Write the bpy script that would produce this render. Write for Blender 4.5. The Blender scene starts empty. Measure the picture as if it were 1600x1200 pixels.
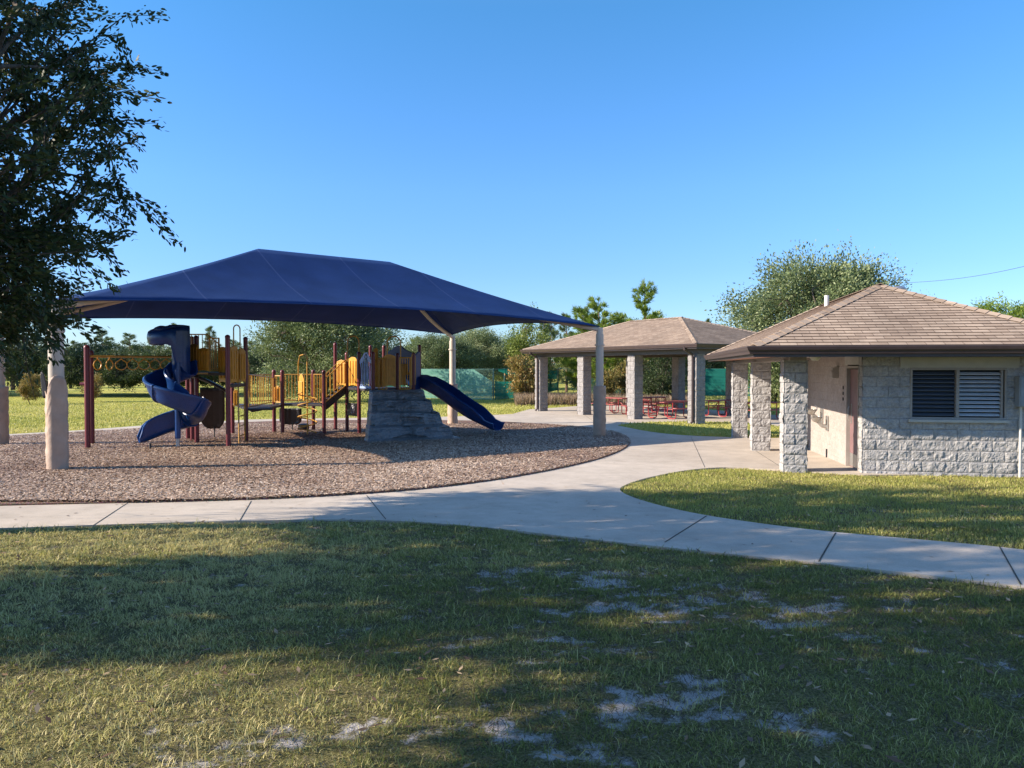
import bpy, bmesh, math, random
import numpy as np
from mathutils import Vector, Matrix
random.seed(7)
R = math.radians
S = bpy.context.scene
COL = S.collection

# ------------------------------------------------------------------ camera, sky, sun, exposure
F = 1200.0            # focal length in photo pixels (photo is 1600 wide)
EYE = 1.76
HOR = 574.0
cam = bpy.data.cameras.new('camera')
cam.sensor_width = 36.0
cam.lens = F / 1600 * 36.0
cam.clip_start = 0.1
cam.clip_end = 3000
camo = bpy.data.objects.new('camera', cam)
COL.objects.link(camo)
camo.location = (0, 0, EYE)
camo.rotation_euler = (R(90) - math.atan((600 - HOR) / F), 0, 0)
S.camera = camo

SUN_EL = 27.0
SUN_DIR = Vector((-math.cos(R(9)), -math.sin(R(9)), 0))      # horizontal direction towards the sun
to_sun = Vector((SUN_DIR.x * math.cos(R(SUN_EL)), SUN_DIR.y * math.cos(R(SUN_EL)), math.sin(R(SUN_EL))))
W = bpy.data.worlds.new("World")
S.world = W
W.use_nodes = True
wn = W.node_tree
bg = wn.nodes['Background']
sky = wn.nodes.new('ShaderNodeTexSky')
sky.sky_type = 'NISHITA'
sky.sun_disc = False
sky.sun_elevation = R(SUN_EL)
sky.sun_rotation = math.atan2(SUN_DIR.x, SUN_DIR.y)
sky.altitude = 0
sky.air_density = 1.0
sky.dust_density = 0.2
sky.ozone_density = 4.0
# tint ramp keeps the lower sky blue; overhead left full to add ambient light
wtc = wn.nodes.new('ShaderNodeTexCoord'); wsp = wn.nodes.new('ShaderNodeSeparateXYZ'); wrp = wn.nodes.new('ShaderNodeValToRGB'); wmx = wn.nodes.new('ShaderNodeMix')
wn.links.new(wtc.outputs['Generated'], wsp.inputs[0]); wn.links.new(wsp.outputs[2], wrp.inputs[0])
els = wrp.color_ramp.elements
while len(els) < 5: els.new(.5)
for e_, (p_, c_) in zip(els, ((0, (.42, .50, .64)), (.12, (.40, .52, .72)), (.22, (.42, .60, .80)), (.42, (.34, .66, .80)), (.7, (1, 1, 1)))):
    e_.position = p_; e_.color = (*c_, 1)
wmx.data_type = 'RGBA'; wmx.blend_type = 'MULTIPLY'; wmx.inputs[0].default_value = 1
wn.links.new(sky.outputs[0], wmx.inputs[6]); wn.links.new(wrp.outputs[0], wmx.inputs[7]); wn.links.new(wmx.outputs[2], bg.inputs[0])
bg.inputs[1].default_value = 0.15
sl = bpy.data.lights.new('sun', 'SUN')
sl.energy = 5.0
sl.angle = R(0.53)
sl.color = (1.0, 0.87, 0.72)
so = bpy.data.objects.new('sun', sl)
COL.objects.link(so)
so.rotation_euler = to_sun.to_track_quat('Z', 'Y').to_euler()
so.location = (-30, -6, 30)
S.view_settings.view_transform = 'Standard'
S.view_settings.look = 'None'
S.view_settings.exposure = 1.1
S.view_settings.gamma = 1
S.render.engine = 'CYCLES'
S.cycles.transparent_max_bounces = 24

# ------------------------------------------------------------------ ground shape and pixel -> ground
BEND = 28.0
def G(y):
    return -0.02 * min(max(y, -40.0), BEND)
GV = np.vectorize(G)
def P(x, y):
    """ground point seen at photo pixel (x, y)"""
    Y = 2112.0 / (y - 598.0) if y > 598 + 2112.0 / BEND else (EYE - G(BEND)) * F / (y - HOR)
    return Vector(((x - 800) / F * Y, Y, G(Y)))
def ZP(y, Y):
    """height of photo row y at distance Y"""
    return EYE + (HOR - y) / F * Y
def XP(x, Y):
    return (x - 800) / F * Y

# ------------------------------------------------------------------ numpy noise
def _h(ix, iy, seed):
    n = (ix.astype(np.int64) * 374761393 + iy.astype(np.int64) * 668265263 + seed * 1442695041) & 0x7fffffff
    n = ((n ^ (n >> 13)) * 1274126177) & 0x7fffffff
    n = (n ^ (n >> 16)) & 0xffff
    return n / 65535.0
def vnoise(x, y, seed=0):
    x = np.asarray(x, float); y = np.asarray(y, float)
    ix = np.floor(x); iy = np.floor(y)
    fx = x - ix; fy = y - iy
    fx = fx * fx * (3 - 2 * fx); fy = fy * fy * (3 - 2 * fy)
    a = _h(ix, iy, seed); b = _h(ix + 1, iy, seed); c = _h(ix, iy + 1, seed); d = _h(ix + 1, iy + 1, seed)
    return (a * (1 - fx) + b * fx) * (1 - fy) + (c * (1 - fx) + d * fx) * fy
def fbm(x, y, o=4, seed=0):
    s = 0; a = 0.5; t = 0
    for i in range(o):
        s = s + a * vnoise(np.asarray(x) * 2 ** i + 17.3 * i, np.asarray(y) * 2 ** i - 9.1 * i, seed + i); t += a; a *= 0.5
    return s / t

# ------------------------------------------------------------------ materials
class NT:
    def __init__(s, name):
        s.m = bpy.data.materials.new(name); s.m.use_nodes = True
        s.t = s.m.node_tree; s.t.nodes.clear()
        s.out = s.n('ShaderNodeOutputMaterial')
    def n(s, typ, **kw):
        nd = s.t.nodes.new(typ)
        for k, v in kw.items():
            if k in ('loc',): continue
            setattr(nd, k, v)
        return nd
    def l(s, a, b): s.t.links.new(a, b)
    def coords(s, kind='Object', scale=(1, 1, 1)):
        tc = s.n('ShaderNodeTexCoord'); mp = s.n('ShaderNodeMapping')
        mp.inputs['Scale'].default_value = scale
        s.l(tc.outputs[kind], mp.inputs[0]); return mp.outputs[0]
    def noise(s, vec, scale, detail=4, rough=.55):
        nz = s.n('ShaderNodeTexNoise'); nz.inputs['Scale'].default_value = scale
        nz.inputs['Detail'].default_value = detail; nz.inputs['Roughness'].default_value = rough
        s.l(vec, nz.inputs['Vector']); return nz.outputs[0]
    def ramp(s, fac, stops):
        r = s.n('ShaderNodeValToRGB'); el = r.color_ramp.elements
        while len(el) < len(stops): el.new(.5)
        for e, (p, c) in zip(el, stops):
            e.position = p; e.color = (*c, 1)
        s.l(fac, r.inputs[0]); return r.outputs[0]
    def mix(s, fac, a, b, mode='MIX'):
        m = s.n('ShaderNodeMix'); m.data_type = 'RGBA'; m.blend_type = mode
        for sock, v in ((m.inputs[0], fac), (m.inputs[6], a), (m.inputs[7], b)):
            if isinstance(v, (int, float)): sock.default_value = v
            elif isinstance(v, tuple): sock.default_value = (*v, 1)
            else: s.l(v, sock)
        return m.outputs[2]
    def math(s, op, a, b=0.0):
        m = s.n('ShaderNodeMath'); m.operation = op
        for i, v in enumerate((a, b)):
            if isinstance(v, (int, float)): m.inputs[i].default_value = v
            else: s.l(v, m.inputs[i])
        return m.outputs[0]
    def bsdf(s, col, rough=.8, metal=0., spec=.5, bump=None, bstr=.3, bdist=.01):
        b = s.n('ShaderNodeBsdfPrincipled')
        if isinstance(col, tuple): b.inputs['Base Color'].default_value = (*col, 1)
        else: s.l(col, b.inputs['Base Color'])
        if isinstance(rough, (int, float)): b.inputs['Roughness'].default_value = rough
        else: s.l(rough, b.inputs['Roughness'])
        b.inputs['Metallic'].default_value = metal
        b.inputs['Specular IOR Level'].default_value = spec
        if bump is not None:
            bp = s.n('ShaderNodeBump'); bp.inputs['Strength'].default_value = bstr
            bp.inputs['Distance'].default_value = bdist
            s.l(bump, bp.inputs['Height']); s.l(bp.outputs[0], b.inputs['Normal'])
        return b
    def done(s, sh):
        s.l(sh, s.out.inputs[0]); return s.m

def simple(name, col, rough=.6, var=.18, scale=6., metal=0., bstr=.15, bdist=.004, spec=.5, fine=60.):
    t = NT(name); v = t.coords()
    n1 = t.noise(v, scale, 5); n2 = t.noise(v, fine, 3)
    dark = tuple(c * (1 - var) for c in col); light = tuple(min(1, c * (1 + var)) for c in col)
    c = t.ramp(n1, [(.3, dark), (.7, light)])
    rr = t.math('ADD', t.math('MULTIPLY', n2, .2), rough - .1)
    return t.done(t.bsdf(c, rr, metal, spec, n2, bstr, bdist).outputs[0])

def leaf_mat(name, c0, c1, c2, trans=.3):
    t = NT(name)
    at = t.n('ShaderNodeAttribute'); at.attribute_name = 'rnd'
    oi = t.n('ShaderNodeObjectInfo')
    f = t.math('ADD', at.outputs['Fac'], t.math('MULTIPLY', t.math('SUBTRACT', oi.outputs['Random'], .5), .25))
    c = t.ramp(f, [(.05, c0), (.55, c1), (.95, c2)])
    b = t.bsdf(c, .55, 0, .35)
    tr = t.n('ShaderNodeBsdfTranslucent'); t.l(t.mix(.5, c, c1), tr.inputs[0])
    mx = t.n('ShaderNodeMixShader'); mx.inputs[0].default_value = trans
    t.l(b.outputs[0], mx.inputs[1]); t.l(tr.outputs[0], mx.inputs[2])
    return t.done(mx.outputs[0])

M = {}
M['maroon'] = simple('maroon_steel', (.135, .018, .024), .38, .12)
M['yellow'] = simple('yellow_plastic', (.58, .27, .02), .42, .14)
M['yellow_steel'] = simple('yellow_steel', (.50, .25, .03), .4, .12)
M['blue'] = simple('blue_plastic', (.008, .042, .16), .3, .16, 3)
M['lightblue'] = simple('pale_blue_panel', (.42, .56, .95), .4, .1)
M['black'] = simple('charcoal_plastic', (.018, .017, .02), .5, .2)
M['deck'] = simple('brown_coated_deck', (.03, .022, .024), .6, .2)
M['navyhood'] = simple('dark_blue_plastic', (.008, .02, .09), .4, .15)
M['galv'] = simple('galvanised_steel', (.4, .42, .45), .35, .1, metal=.8)
M['cream'] = simple('cream_painted_steel', (.46, .40, .33), .5, .08)
M['fascia'] = simple('brown_gutter_metal', (.06, .042, .042), .35, .12)
M['soffit'] = simple('soffit_board', (.33, .14, .09), .6, .15)
M['soffit2'] = simple('pale_soffit', (.25, .22, .2), .7, .1)
M['door'] = simple('dusty_maroon_door', (.21, .12, .12), .5, .12, 3)
M['kick'] = simple('steel_kick_plate', (.42, .41, .39), .35, .12, metal=.7)
M['frame'] = simple('taupe_frame', (.30, .27, .245), .55, .08)
M['lintel'] = simple('precast_lintel', (.42, .41, .38), .85, .08, fine=120)
M['louvre'] = simple('grey_louvre', (.48, .50, .53), .45, .1)
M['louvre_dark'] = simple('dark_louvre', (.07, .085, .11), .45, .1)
M['dark'] = simple('dark_interior', (.02, .022, .026), .9, .1)
M['boxgrey'] = simple('grey_meter_box', (.22, .25, .28), .45, .08)
M['pvc'] = simple('pale_conduit', (.5, .49, .46), .5, .08)
M['white'] = simple('white_plastic', (.6, .59, .56), .5, .06)
M['red'] = simple('red_table_steel', (.32, .03, .035), .4, .15)
M['redboard'] = simple('faded_red_boards', (.30, .075, .07), .55, .2)
M['wire'] = simple('dark_cable', (.06, .06, .065), .6, .1)
M['bark'] = simple('grey_brown_bark', (.10, .078, .06), .95, .4, 9, bstr=.9, bdist=.02, fine=30)
M['barkpine'] = simple('pine_bark', (.16, .10, .07), .95, .4, 9, bstr=.9, bdist=.02, fine=30)
M['leaf_oak'] = leaf_mat('dark_oak_leaf', (.018, .032, .012), (.035, .06, .02), (.09, .11, .03), .22)
M['leaf_live'] = leaf_mat('live_oak_leaf', (.06, .085, .035), (.16, .21, .085), (.38, .42, .21), .3)
M['leaf_green'] = leaf_mat('green_leaf', (.06, .10, .02), (.17, .22, .045), (.34, .37, .09), .35)
M['leaf_dark'] = leaf_mat('dark_leaf', (.025, .045, .018), (.06, .09, .03), (.13, .16, .05), .25)
M['leaf_autumn'] = leaf_mat('autumn_leaf', (.12, .12, .03), (.26, .21, .06), (.38, .2, .07), .3)
M['needle'] = leaf_mat('pine_needle', (.09, .15, .02), (.24, .33, .05), (.45, .48, .10), .4)
M['needle_far'] = leaf_mat('far_pine_needle', (.06, .09, .04), (.13, .18, .06), (.24, .29, .10), .3)
M['grass'] = leaf_mat('grass_blade', (.07, .09, .022), (.28, .29, .07), (.70, .60, .27), .38)
M['grass_sunny'] = leaf_mat('sunny_lawn_blade', (.20, .24, .05), (.44, .42, .11), (.66, .55, .27), .35)  # paler copy of the lawn blade, sunlight put into its colour
M['thatch'] = leaf_mat('dead_thatch', (.045, .032, .022), (.13, .095, .06), (.36, .29, .19), .15)
M['grass_dry'] = leaf_mat('tall_dry_grass', (.16, .14, .06), (.30, .22, .14), (.42, .30, .22), .3)
M['chips'] = leaf_mat('wood_chip', (.12, .06, .038), (.47, .335, .235), (.80, .68, .54), 0.02)

def m_canopy():
    t = NT('navy_shade_fabric'); v = t.coords('UV')
    sep = t.n('ShaderNodeSeparateXYZ'); t.l(v, sep.inputs[0])
    # seams every 2.2 m along the length, slightly lighter thread
    fr = t.math('FRACT', t.math('ADD', t.math('DIVIDE', sep.outputs[0], 2.55), .31))
    d = t.math('ABSOLUTE', t.math('SUBTRACT', fr, .5))
    seam = t.math('LESS_THAN', d, .008)
    n = t.noise(v, 1.2, 5); nf = t.noise(v, 260, 2)
    c = t.ramp(n, [(.3, (.010, .043, .155)), (.7, (.015, .056, .20))])
    c2 = t.mix(t.math('MULTIPLY', seam, .4), c, (.09, .14, .32))
    b = t.bsdf(c2, .75, 0, .3, t.math('ADD', nf, t.math('MULTIPLY', seam, 2)), .4, .004)
    tr = t.n('ShaderNodeBsdfTranslucent'); t.l(c, tr.inputs[0])
    mx = t.n('ShaderNodeMixShader'); mx.inputs[0].default_value = .38
    t.l(b.outputs[0], mx.inputs[1]); t.l(tr.outputs[0], mx.inputs[2])
    return t.done(mx.outputs[0])
M['canopy'] = m_canopy()

def m_shingle():
    t = NT('brown_asphalt_shingle'); v = t.coords('UV')
    br = t.n('ShaderNodeTexBrick'); br.offset = .5
    br.inputs['Color1'].default_value = (.29, .22, .165, 1)
    br.inputs['Color2'].default_value = (.40, .315, .24, 1)
    br.inputs['Mortar'].default_value = (.10, .07, .055, 1)
    br.inputs['Scale'].default_value = 1
    br.inputs['Mortar Size'].default_value = .006
    br.inputs['Mortar Smooth'].default_value = .3
    br.inputs['Bias'].default_value = -.1
    br.inputs['Brick Width'].default_value = .31
    br.inputs['Row Height'].default_value = .14
    t.l(v, br.inputs['Vector'])
    n = t.noise(v, .9, 4); nf = t.noise(v, 160, 2); ns = t.noise(t.coords('UV', (6, .25, 1)), 1., 3)
    c = t.mix(.55, br.outputs[0], t.ramp(n, [(.3, (.34, .33, .33)), (.7, (.62, .6, .58))]), 'OVERLAY')
    c = t.mix(.35, c, t.ramp(nf, [(.3, (.2, .2, .2)), (.7, (.8, .8, .8))]), 'OVERLAY')
    c = t.mix(.35, c, t.ramp(ns, [(.35, (.38, .38, .38)), (.65, (.58, .58, .58))]), 'OVERLAY')
    return t.done(t.bsdf(c, .95, 0, .2, nf, .5, .006).outputs[0])
M['shingle'] = m_shingle()

def m_block(name, c0, c1, bs):
    t = NT(name); v = t.coords()
    n = t.noise(v, 2.5, 6, .7); nf = t.noise(v, 90, 4, .7); nm = t.noise(v, 20, 4)
    c = t.ramp(n, [(.3, c0), (.7, c1)])
    c = t.mix(.5, c, t.ramp(nf, [(.35, (.25, .25, .25)), (.65, (.75, .75, .75))]), 'OVERLAY')
    c = t.mix(.35, c, t.ramp(nm, [(.3, (.3, .3, .3)), (.7, (.7, .7, .7))]), 'OVERLAY')
    return t.done(t.bsdf(c, .95, 0, .2, t.math('ADD', nf, t.math('MULTIPLY', nm, .6)), bs, .012).outputs[0])
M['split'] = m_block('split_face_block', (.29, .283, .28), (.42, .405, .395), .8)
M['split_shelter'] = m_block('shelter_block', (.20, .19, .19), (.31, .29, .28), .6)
M['smooth'] = m_block('smooth_block', (.31, .27, .245), (.39, .34, .31), .25)

def m_concrete():
    t = NT('pale_concrete'); v = t.coords()
    n = t.noise(v, .35, 6, .65); n2 = t.noise(v, 2.2, 6, .7); nf = t.noise(v, 140, 3)
    c = t.ramp(n, [(.3, (.39, .335, .275)), (.7, (.52, .45, .37))])
    c = t.mix(.55, c, t.ramp(n2, [(.3, (.34, .34, .33)), (.7, (.62, .62, .62))]), 'OVERLAY')
    c = t.mix(.25, c, t.ramp(nf, [(.35, (.25, .25, .25)), (.65, (.75, .75, .75))]), 'OVERLAY')
    nst = t.noise(t.coords('Object', (1, 1, 1)), 1.1, 8, .8)
    c = t.mix(t.ramp(nst, [(.56, (0, 0, 0)), (.74, (.55, .55, .55))]), c, (.24, .19, .14))
    sp = t.noise(v, 7.5, 2, .5)
    c = t.mix(t.ramp(sp, [(.76, (0, 0, 0)), (.79, (.8, .8, .8))]), c, (.12, .09, .06))
    return t.done(t.bsdf(c, .9, 0, .25, t.math('ADD', nf, n2), .25, .004).outputs[0])
M['concrete'] = m_concrete()
M['joint'] = simple('joint_gap', (.05, .045, .035), .95, .4)

def m_lawn():
    t = NT('lawn_ground'); v = t.coords()
    at = t.n('ShaderNodeAttribute'); at.attribute_name = 'bare'
    n = t.noise(v, .25, 6, .6); n2 = t.noise(v, 1.6, 6, .7); nf = t.noise(t.coords('Object', (1, 1, 1)), 28, 5, .75)
    nc = t.noise(v, 110, 3, .7)
    far = t.ramp(n, [(.3, (.30, .32, .065)), (.55, (.42, .39, .10)), (.75, (.52, .44, .2))])
    far = t.mix(.55, far, t.ramp(n2, [(.3, (.33, .36, .3)), (.7, (.66, .62, .6))]), 'OVERLAY')
    far = t.mix(.65, far, t.ramp(nf, [(.35, (.22, .25, .2)), (.65, (.75, .75, .72))]), 'OVERLAY')
    soil = t.ramp(t.noise(v, 60, 5, .8), [(.35, (.05, .045, .02)), (.5, (.15, .14, .05)), (.68, (.34, .28, .15))])
    sand = t.ramp(nc, [(.3, (.36, .33, .31)), (.7, (.60, .57, .54))])
    nq = t.noise(v, 9, 6, .75)
    bare = t.math('ADD', t.math('ADD', at.outputs['Fac'], t.math('MULTIPLY', t.math('SUBTRACT', nf, .5), 1.1)), t.math('MULTIPLY', t.math('SUBTRACT', nq, .5), 2.2))
    bf = t.ramp(bare, [(.46, (0, 0, 0)), (.86, (1, 1, 1))])
    near = t.mix(bf, soil, sand)
    sp = t.n('ShaderNodeSeparateXYZ'); t.l(v, sp.inputs[0])
    k = t.n('ShaderNodeMapRange'); k.inputs[1].default_value = 10; k.inputs[2].default_value = 20
    t.l(sp.outputs[1], k.inputs[0])
    c = t.mix(k.outputs[0], near, far)
    return t.done(t.bsdf(c, 1., 0, .1, t.math('ADD', nf, nc), .8, .03).outputs[0])
M['lawn'] = m_lawn()
def m_mulch():
    t = NT('mulch_floor'); v = t.coords()
    n = t.noise(v, .5, 4); nf = t.noise(v, 30, 5, .8)
    vo = t.n('ShaderNodeTexVoronoi'); vo.inputs['Scale'].default_value = 34; t.l(v, vo.inputs['Vector'])
    c = t.ramp(nf, [(.3, (.10, .06, .045)), (.55, (.26, .175, .14)), (.75, (.45, .36, .31))])
    c = t.mix(.4, c, vo.outputs['Color'], 'SOFT_LIGHT')
    c = t.mix(.3, c, t.ramp(n, [(.3, (.4, .34, .3)), (.7, (.6, .58, .58))]), 'OVERLAY')
    return t.done(t.bsdf(c, 1., 0, .1, t.math('ADD', vo.outputs['Distance'], nf), 1., .04).outputs[0])
M['mulch'] = m_mulch()
def m_rock():
    t = NT('moulded_rock_plastic'); v = t.coords()
    n = t.noise(v, 1.3, 6, .65); nf = t.noise(v, 18, 5)
    c = t.ramp(n, [(.3, (.13, .14, .15)), (.7, (.25, .255, .26))])
    c = t.mix(.5, c, t.ramp(nf, [(.3, (.3, .3, .3)), (.7, (.72, .72, .72))]), 'OVERLAY')
    return t.done(t.bsdf(c, .34, 0, .5, t.math('ADD', nf, n), .9, .06).outputs[0])
M['rock'] = m_rock()
def m_screen(name, c0, c1, alpha):
    t = NT(name); v = t.coords('UV')
    n = t.noise(v, .8, 5); n2 = t.noise(t.coords('UV', (.4, 5, 1)), 1.5, 4)
    c = t.ramp(n2, [(.3, c0), (.7, c1)])
    b = t.bsdf(c, .8, 0, .2, n, .6, .08)
    tr = t.n('ShaderNodeBsdfTransparent'); mx = t.n('ShaderNodeMixShader')
    tl = t.n('ShaderNodeBsdfTranslucent'); t.l(c, tl.inputs[0])
    m0 = t.n('ShaderNodeMixShader'); m0.inputs[0].default_value = .4
    t.l(b.outputs[0], m0.inputs[1]); t.l(tl.outputs[0], m0.inputs[2])
    mx.inputs[0].default_value = alpha
    t.l(tr.outputs[0], mx.inputs[1]); t.l(m0.outputs[0], mx.inputs[2])
    return t.done(mx.outputs[0])
M['screen_pale'] = m_screen('pale_green_windscreen', (.16, .42, .33), (.32, .60, .50), .72)
M['screen_teal'] = m_screen('teal_windscreen', (.012, .15, .12), (.02, .21, .165), .95)
def m_mesh():
    t = NT('chain_link'); v = t.coords('UV')
    sp = t.n('ShaderNodeSeparateXYZ'); t.l(v, sp.inputs[0])
    def line(s):
        q = t.math('FRACT', t.math('DIVIDE', s, .085)); return t.math('LESS_THAN', t.math('ABSOLUTE', t.math('SUBTRACT', q, .5)), .05)
    f = t.math('MAXIMUM', line(t.math('ADD', sp.outputs[0], sp.outputs[1])), line(t.math('SUBTRACT', sp.outputs[0], sp.outputs[1])))
    b = t.bsdf((.10, .20, .17), .5, .2)
    tr = t.n('ShaderNodeBsdfTransparent'); mx = t.n('ShaderNodeMixShader'); t.l(f, mx.inputs[0])
    t.l(tr.outputs[0], mx.inputs[1]); t.l(b.outputs[0], mx.inputs[2])
    return t.done(mx.outputs[0])
M['mesh'] = m_mesh()
M['fencepost'] = simple('green_fence_post', (.07, .15, .13), .5, .1)

# ------------------------------------------------------------------ mesh builder
ORG = {}
class MB:
    def __init__(s): s.v = []; s.f = []; s.uv = []; s.has_uv = False
    def add(s, vs, fs, uvs=None):
        b = len(s.v); s.v += [tuple(p) for p in vs]
        for i, f in enumerate(fs):
            s.f.append(tuple(b + k for k in f))
            if uvs is not None: s.uv.append(uvs[i]); s.has_uv = True
            else: s.uv.append(None)
        return s
    def box(s, c, d, rz=0., axes=None):
        """box centre c, full size d; rotated about z or along explicit axes"""
        if axes is None:
            ax = (Vector((math.cos(rz), math.sin(rz), 0)), Vector((-math.sin(rz), math.cos(rz), 0)), Vector((0, 0, 1)))
        else: ax = axes
        c = Vector(c); h = [k / 2 for k in d]
        vs = [c + ax[0] * (sx * h[0]) + ax[1] * (sy * h[1]) + ax[2] * (sz * h[2]) for sz in (-1, 1) for sy in (-1, 1) for sx in (-1, 1)]
        return s.add(vs, [(0, 2, 3, 1), (4, 5, 7, 6), (0, 1, 5, 4), (2, 6, 7, 3), (0, 4, 6, 2), (1, 3, 7, 5)])
    def bar(s, a, b, w, h, up=Vector((0, 0, 1))):
        a = Vector(a); b = Vector(b); t = (b - a); L = t.length; t.normalize()
        sd = t.cross(Vector(up))
        if sd.length < 1e-4: sd = t.cross(Vector((0, 1, 0)))
        sd.normalize(); u = sd.cross(t)
        return s.box((a + b) / 2, (L, w, h), axes=(t, sd, u))
    def tube(s, pts, rad, n=8, caps=True):
        pts = [Vector(p) for p in pts]
        if not isinstance(rad, (list, tuple)): rad = [rad] * len(pts)
        vs = []; prev = None
        for i, p in enumerate(pts):
            t = (pts[min(i + 1, len(pts) - 1)] - pts[max(i - 1, 0)])
            if t.length < 1e-9: t = Vector((0, 0, 1))
            t.normalize()
            if prev is None:
                x = t.orthogonal().normalized()
            else:
                x = (prev - t * prev.dot(t))
                x = x.normalized() if x.length > 1e-6 else t.orthogonal().normalized()
            prev = x; y = t.cross(x)
            for k in range(n):
                a = 2 * math.pi * k / n
                vs.append(p + (x * math.cos(a) + y * math.sin(a)) * rad[i])
        fs = []
        for i in range(len(pts) - 1):
            for k in range(n):
                fs.append((i * n + k, i * n + (k + 1) % n, (i + 1) * n + (k + 1) % n, (i + 1) * n + k))
        if caps:
            fs.append(tuple(range(n - 1, -1, -1))); m = (len(pts) - 1) * n; fs.append(tuple(m + k for k in range(n)))
        return s.add(vs, fs)
    def sheet(s, pts2d, origin, ax, ay, thick):
        """closed outline extruded along ax x ay by thick"""
        o = Vector(origin); ax = Vector(ax); ay = Vector(ay); nz = ax.cross(ay).normalized()
        n = len(pts2d)
        vs = [o + ax * p[0] + ay * p[1] for p in pts2d] + [o + ax * p[0] + ay * p[1] + nz * thick for p in pts2d]
        fs = [tuple(range(n - 1, -1, -1)), tuple(range(n, 2 * n))] + [(i, (i + 1) % n, n + (i + 1) % n, n + i) for i in range(n)]
        return s.add(vs, fs)
    def grid(s, P3, uvs=None, flip=False):
        """P3: (rows, cols, 3) array"""
        r, c = P3.shape[:2]; b = len(s.v)
        s.v += [tuple(p) for p in P3.reshape(-1, 3)]
        for i in range(r - 1):
            for j in range(c - 1):
                q = (i * c + j, i * c + j + 1, (i + 1) * c + j + 1, (i + 1) * c + j)
                if flip: q = q[::-1]
                s.f.append(tuple(b + k for k in q))
                if uvs is not None:
                    s.has_uv = True
                    s.uv.append([tuple(uvs.reshape(-1, 2)[k]) for k in q])
                else: s.uv.append(None)
        return s
    def build(s, name, mat, parent=None, org=None, smooth=False, bevel=0.):
        o3 = Vector(org) if org is not None else (ORG.get(parent.name, Vector((0, 0, 0))) if parent is not None else Vector((0, 0, 0)))
        me = bpy.data.meshes.new(name)
        me.from_pydata([(p[0] - o3.x, p[1] - o3.y, p[2] - o3.z) for p in s.v], [], s.f)
        if s.has_uv:
            uvl = me.uv_layers.new(name='UVMap'); k = 0
            for fi, f in enumerate(s.f):
                for j in range(len(f)):
                    if s.uv[fi] is not None: uvl.data[k].uv = s.uv[fi][j]
                    k += 1
        me.materials.append(M[mat] if isinstance(mat, str) else mat)
        me.update()
        if smooth:
            me.polygons.foreach_set('use_smooth', [True] * len(me.polygons))
            me.set_sharp_from_angle(angle=R(38))
        o = bpy.data.objects.new(name, me); COL.objects.link(o)
        if parent is not None: o.parent = parent
        else: o.location = o3
        ORG[o.name] = o3
        if bevel > 0:
            bv = o.modifiers.new('bevel', 'BEVEL'); bv.width = bevel; bv.segments = 2; bv.limit_method = 'ANGLE'; bv.angle_limit = R(40)
        return o

def tag(o, label, cat=None, group=None, kind=None):
    if label: o['label'] = label
    if cat: o['category'] = cat
    if group: o['group'] = group
    if kind: o['kind'] = kind
    return o
def thing(name, label, cat, loc=(0, 0, 0), rz=0., group=None, local=False):
    """Empty at the base. local=True: children are modelled in its own axes; else in world axes"""
    o = bpy.data.objects.new(name, None); COL.objects.link(o); o.empty_display_size = .2
    o.location = loc; o.rotation_euler = (0, 0, rz)
    ORG[o.name] = Vector((0, 0, 0)) if local else Vector(loc)
    return tag(o, label, cat, group)
def copy_thing(src, loc, rz=0., sc=1., label=None, group=None, scz=None):
    r = src.copy(); COL.objects.link(r); r.location = loc; r.rotation_euler = (0, 0, rz)
    r.scale = (sc, sc, scz or sc)
    if label: r['label'] = label
    if group: r['group'] = group
    for ch in list(src.children):
        c = ch.copy(); COL.objects.link(c); c.parent = r
        for g in ch.children:
            d = g.copy(); COL.objects.link(d); d.parent = c
    return r

def npmesh(name, V, faces_n, idx, mat, rnd=None, parent=None, org=None, smooth=False):
    """V (N,3); idx flat loop indices; faces_n array of loop counts"""
    me = bpy.data.meshes.new(name)
    V = np.asarray(V, np.float32)
    if org is not None: V = V - np.array(org, np.float32)
    me.vertices.add(len(V)); me.vertices.foreach_set('co', V.ravel())
    me.loops.add(len(idx)); me.loops.foreach_set('vertex_index', np.asarray(idx, np.int32))
    me.polygons.add(len(faces_n))
    st = np.concatenate([[0], np.cumsum(faces_n)[:-1]]).astype(np.int32)
    me.polygons.foreach_set('loop_start', st)
    me.update(calc_edges=True)
    if rnd is not None:
        a = me.attributes.new('rnd', 'FLOAT', 'POINT'); a.data.foreach_set('value', np.asarray(rnd, np.float32))
    me.materials.append(M[mat]); me.validate()
    o = bpy.data.objects.new(name, me); COL.objects.link(o)
    if parent is not None: o.parent = parent
    elif org is not None: o.location = org
    return o

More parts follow.
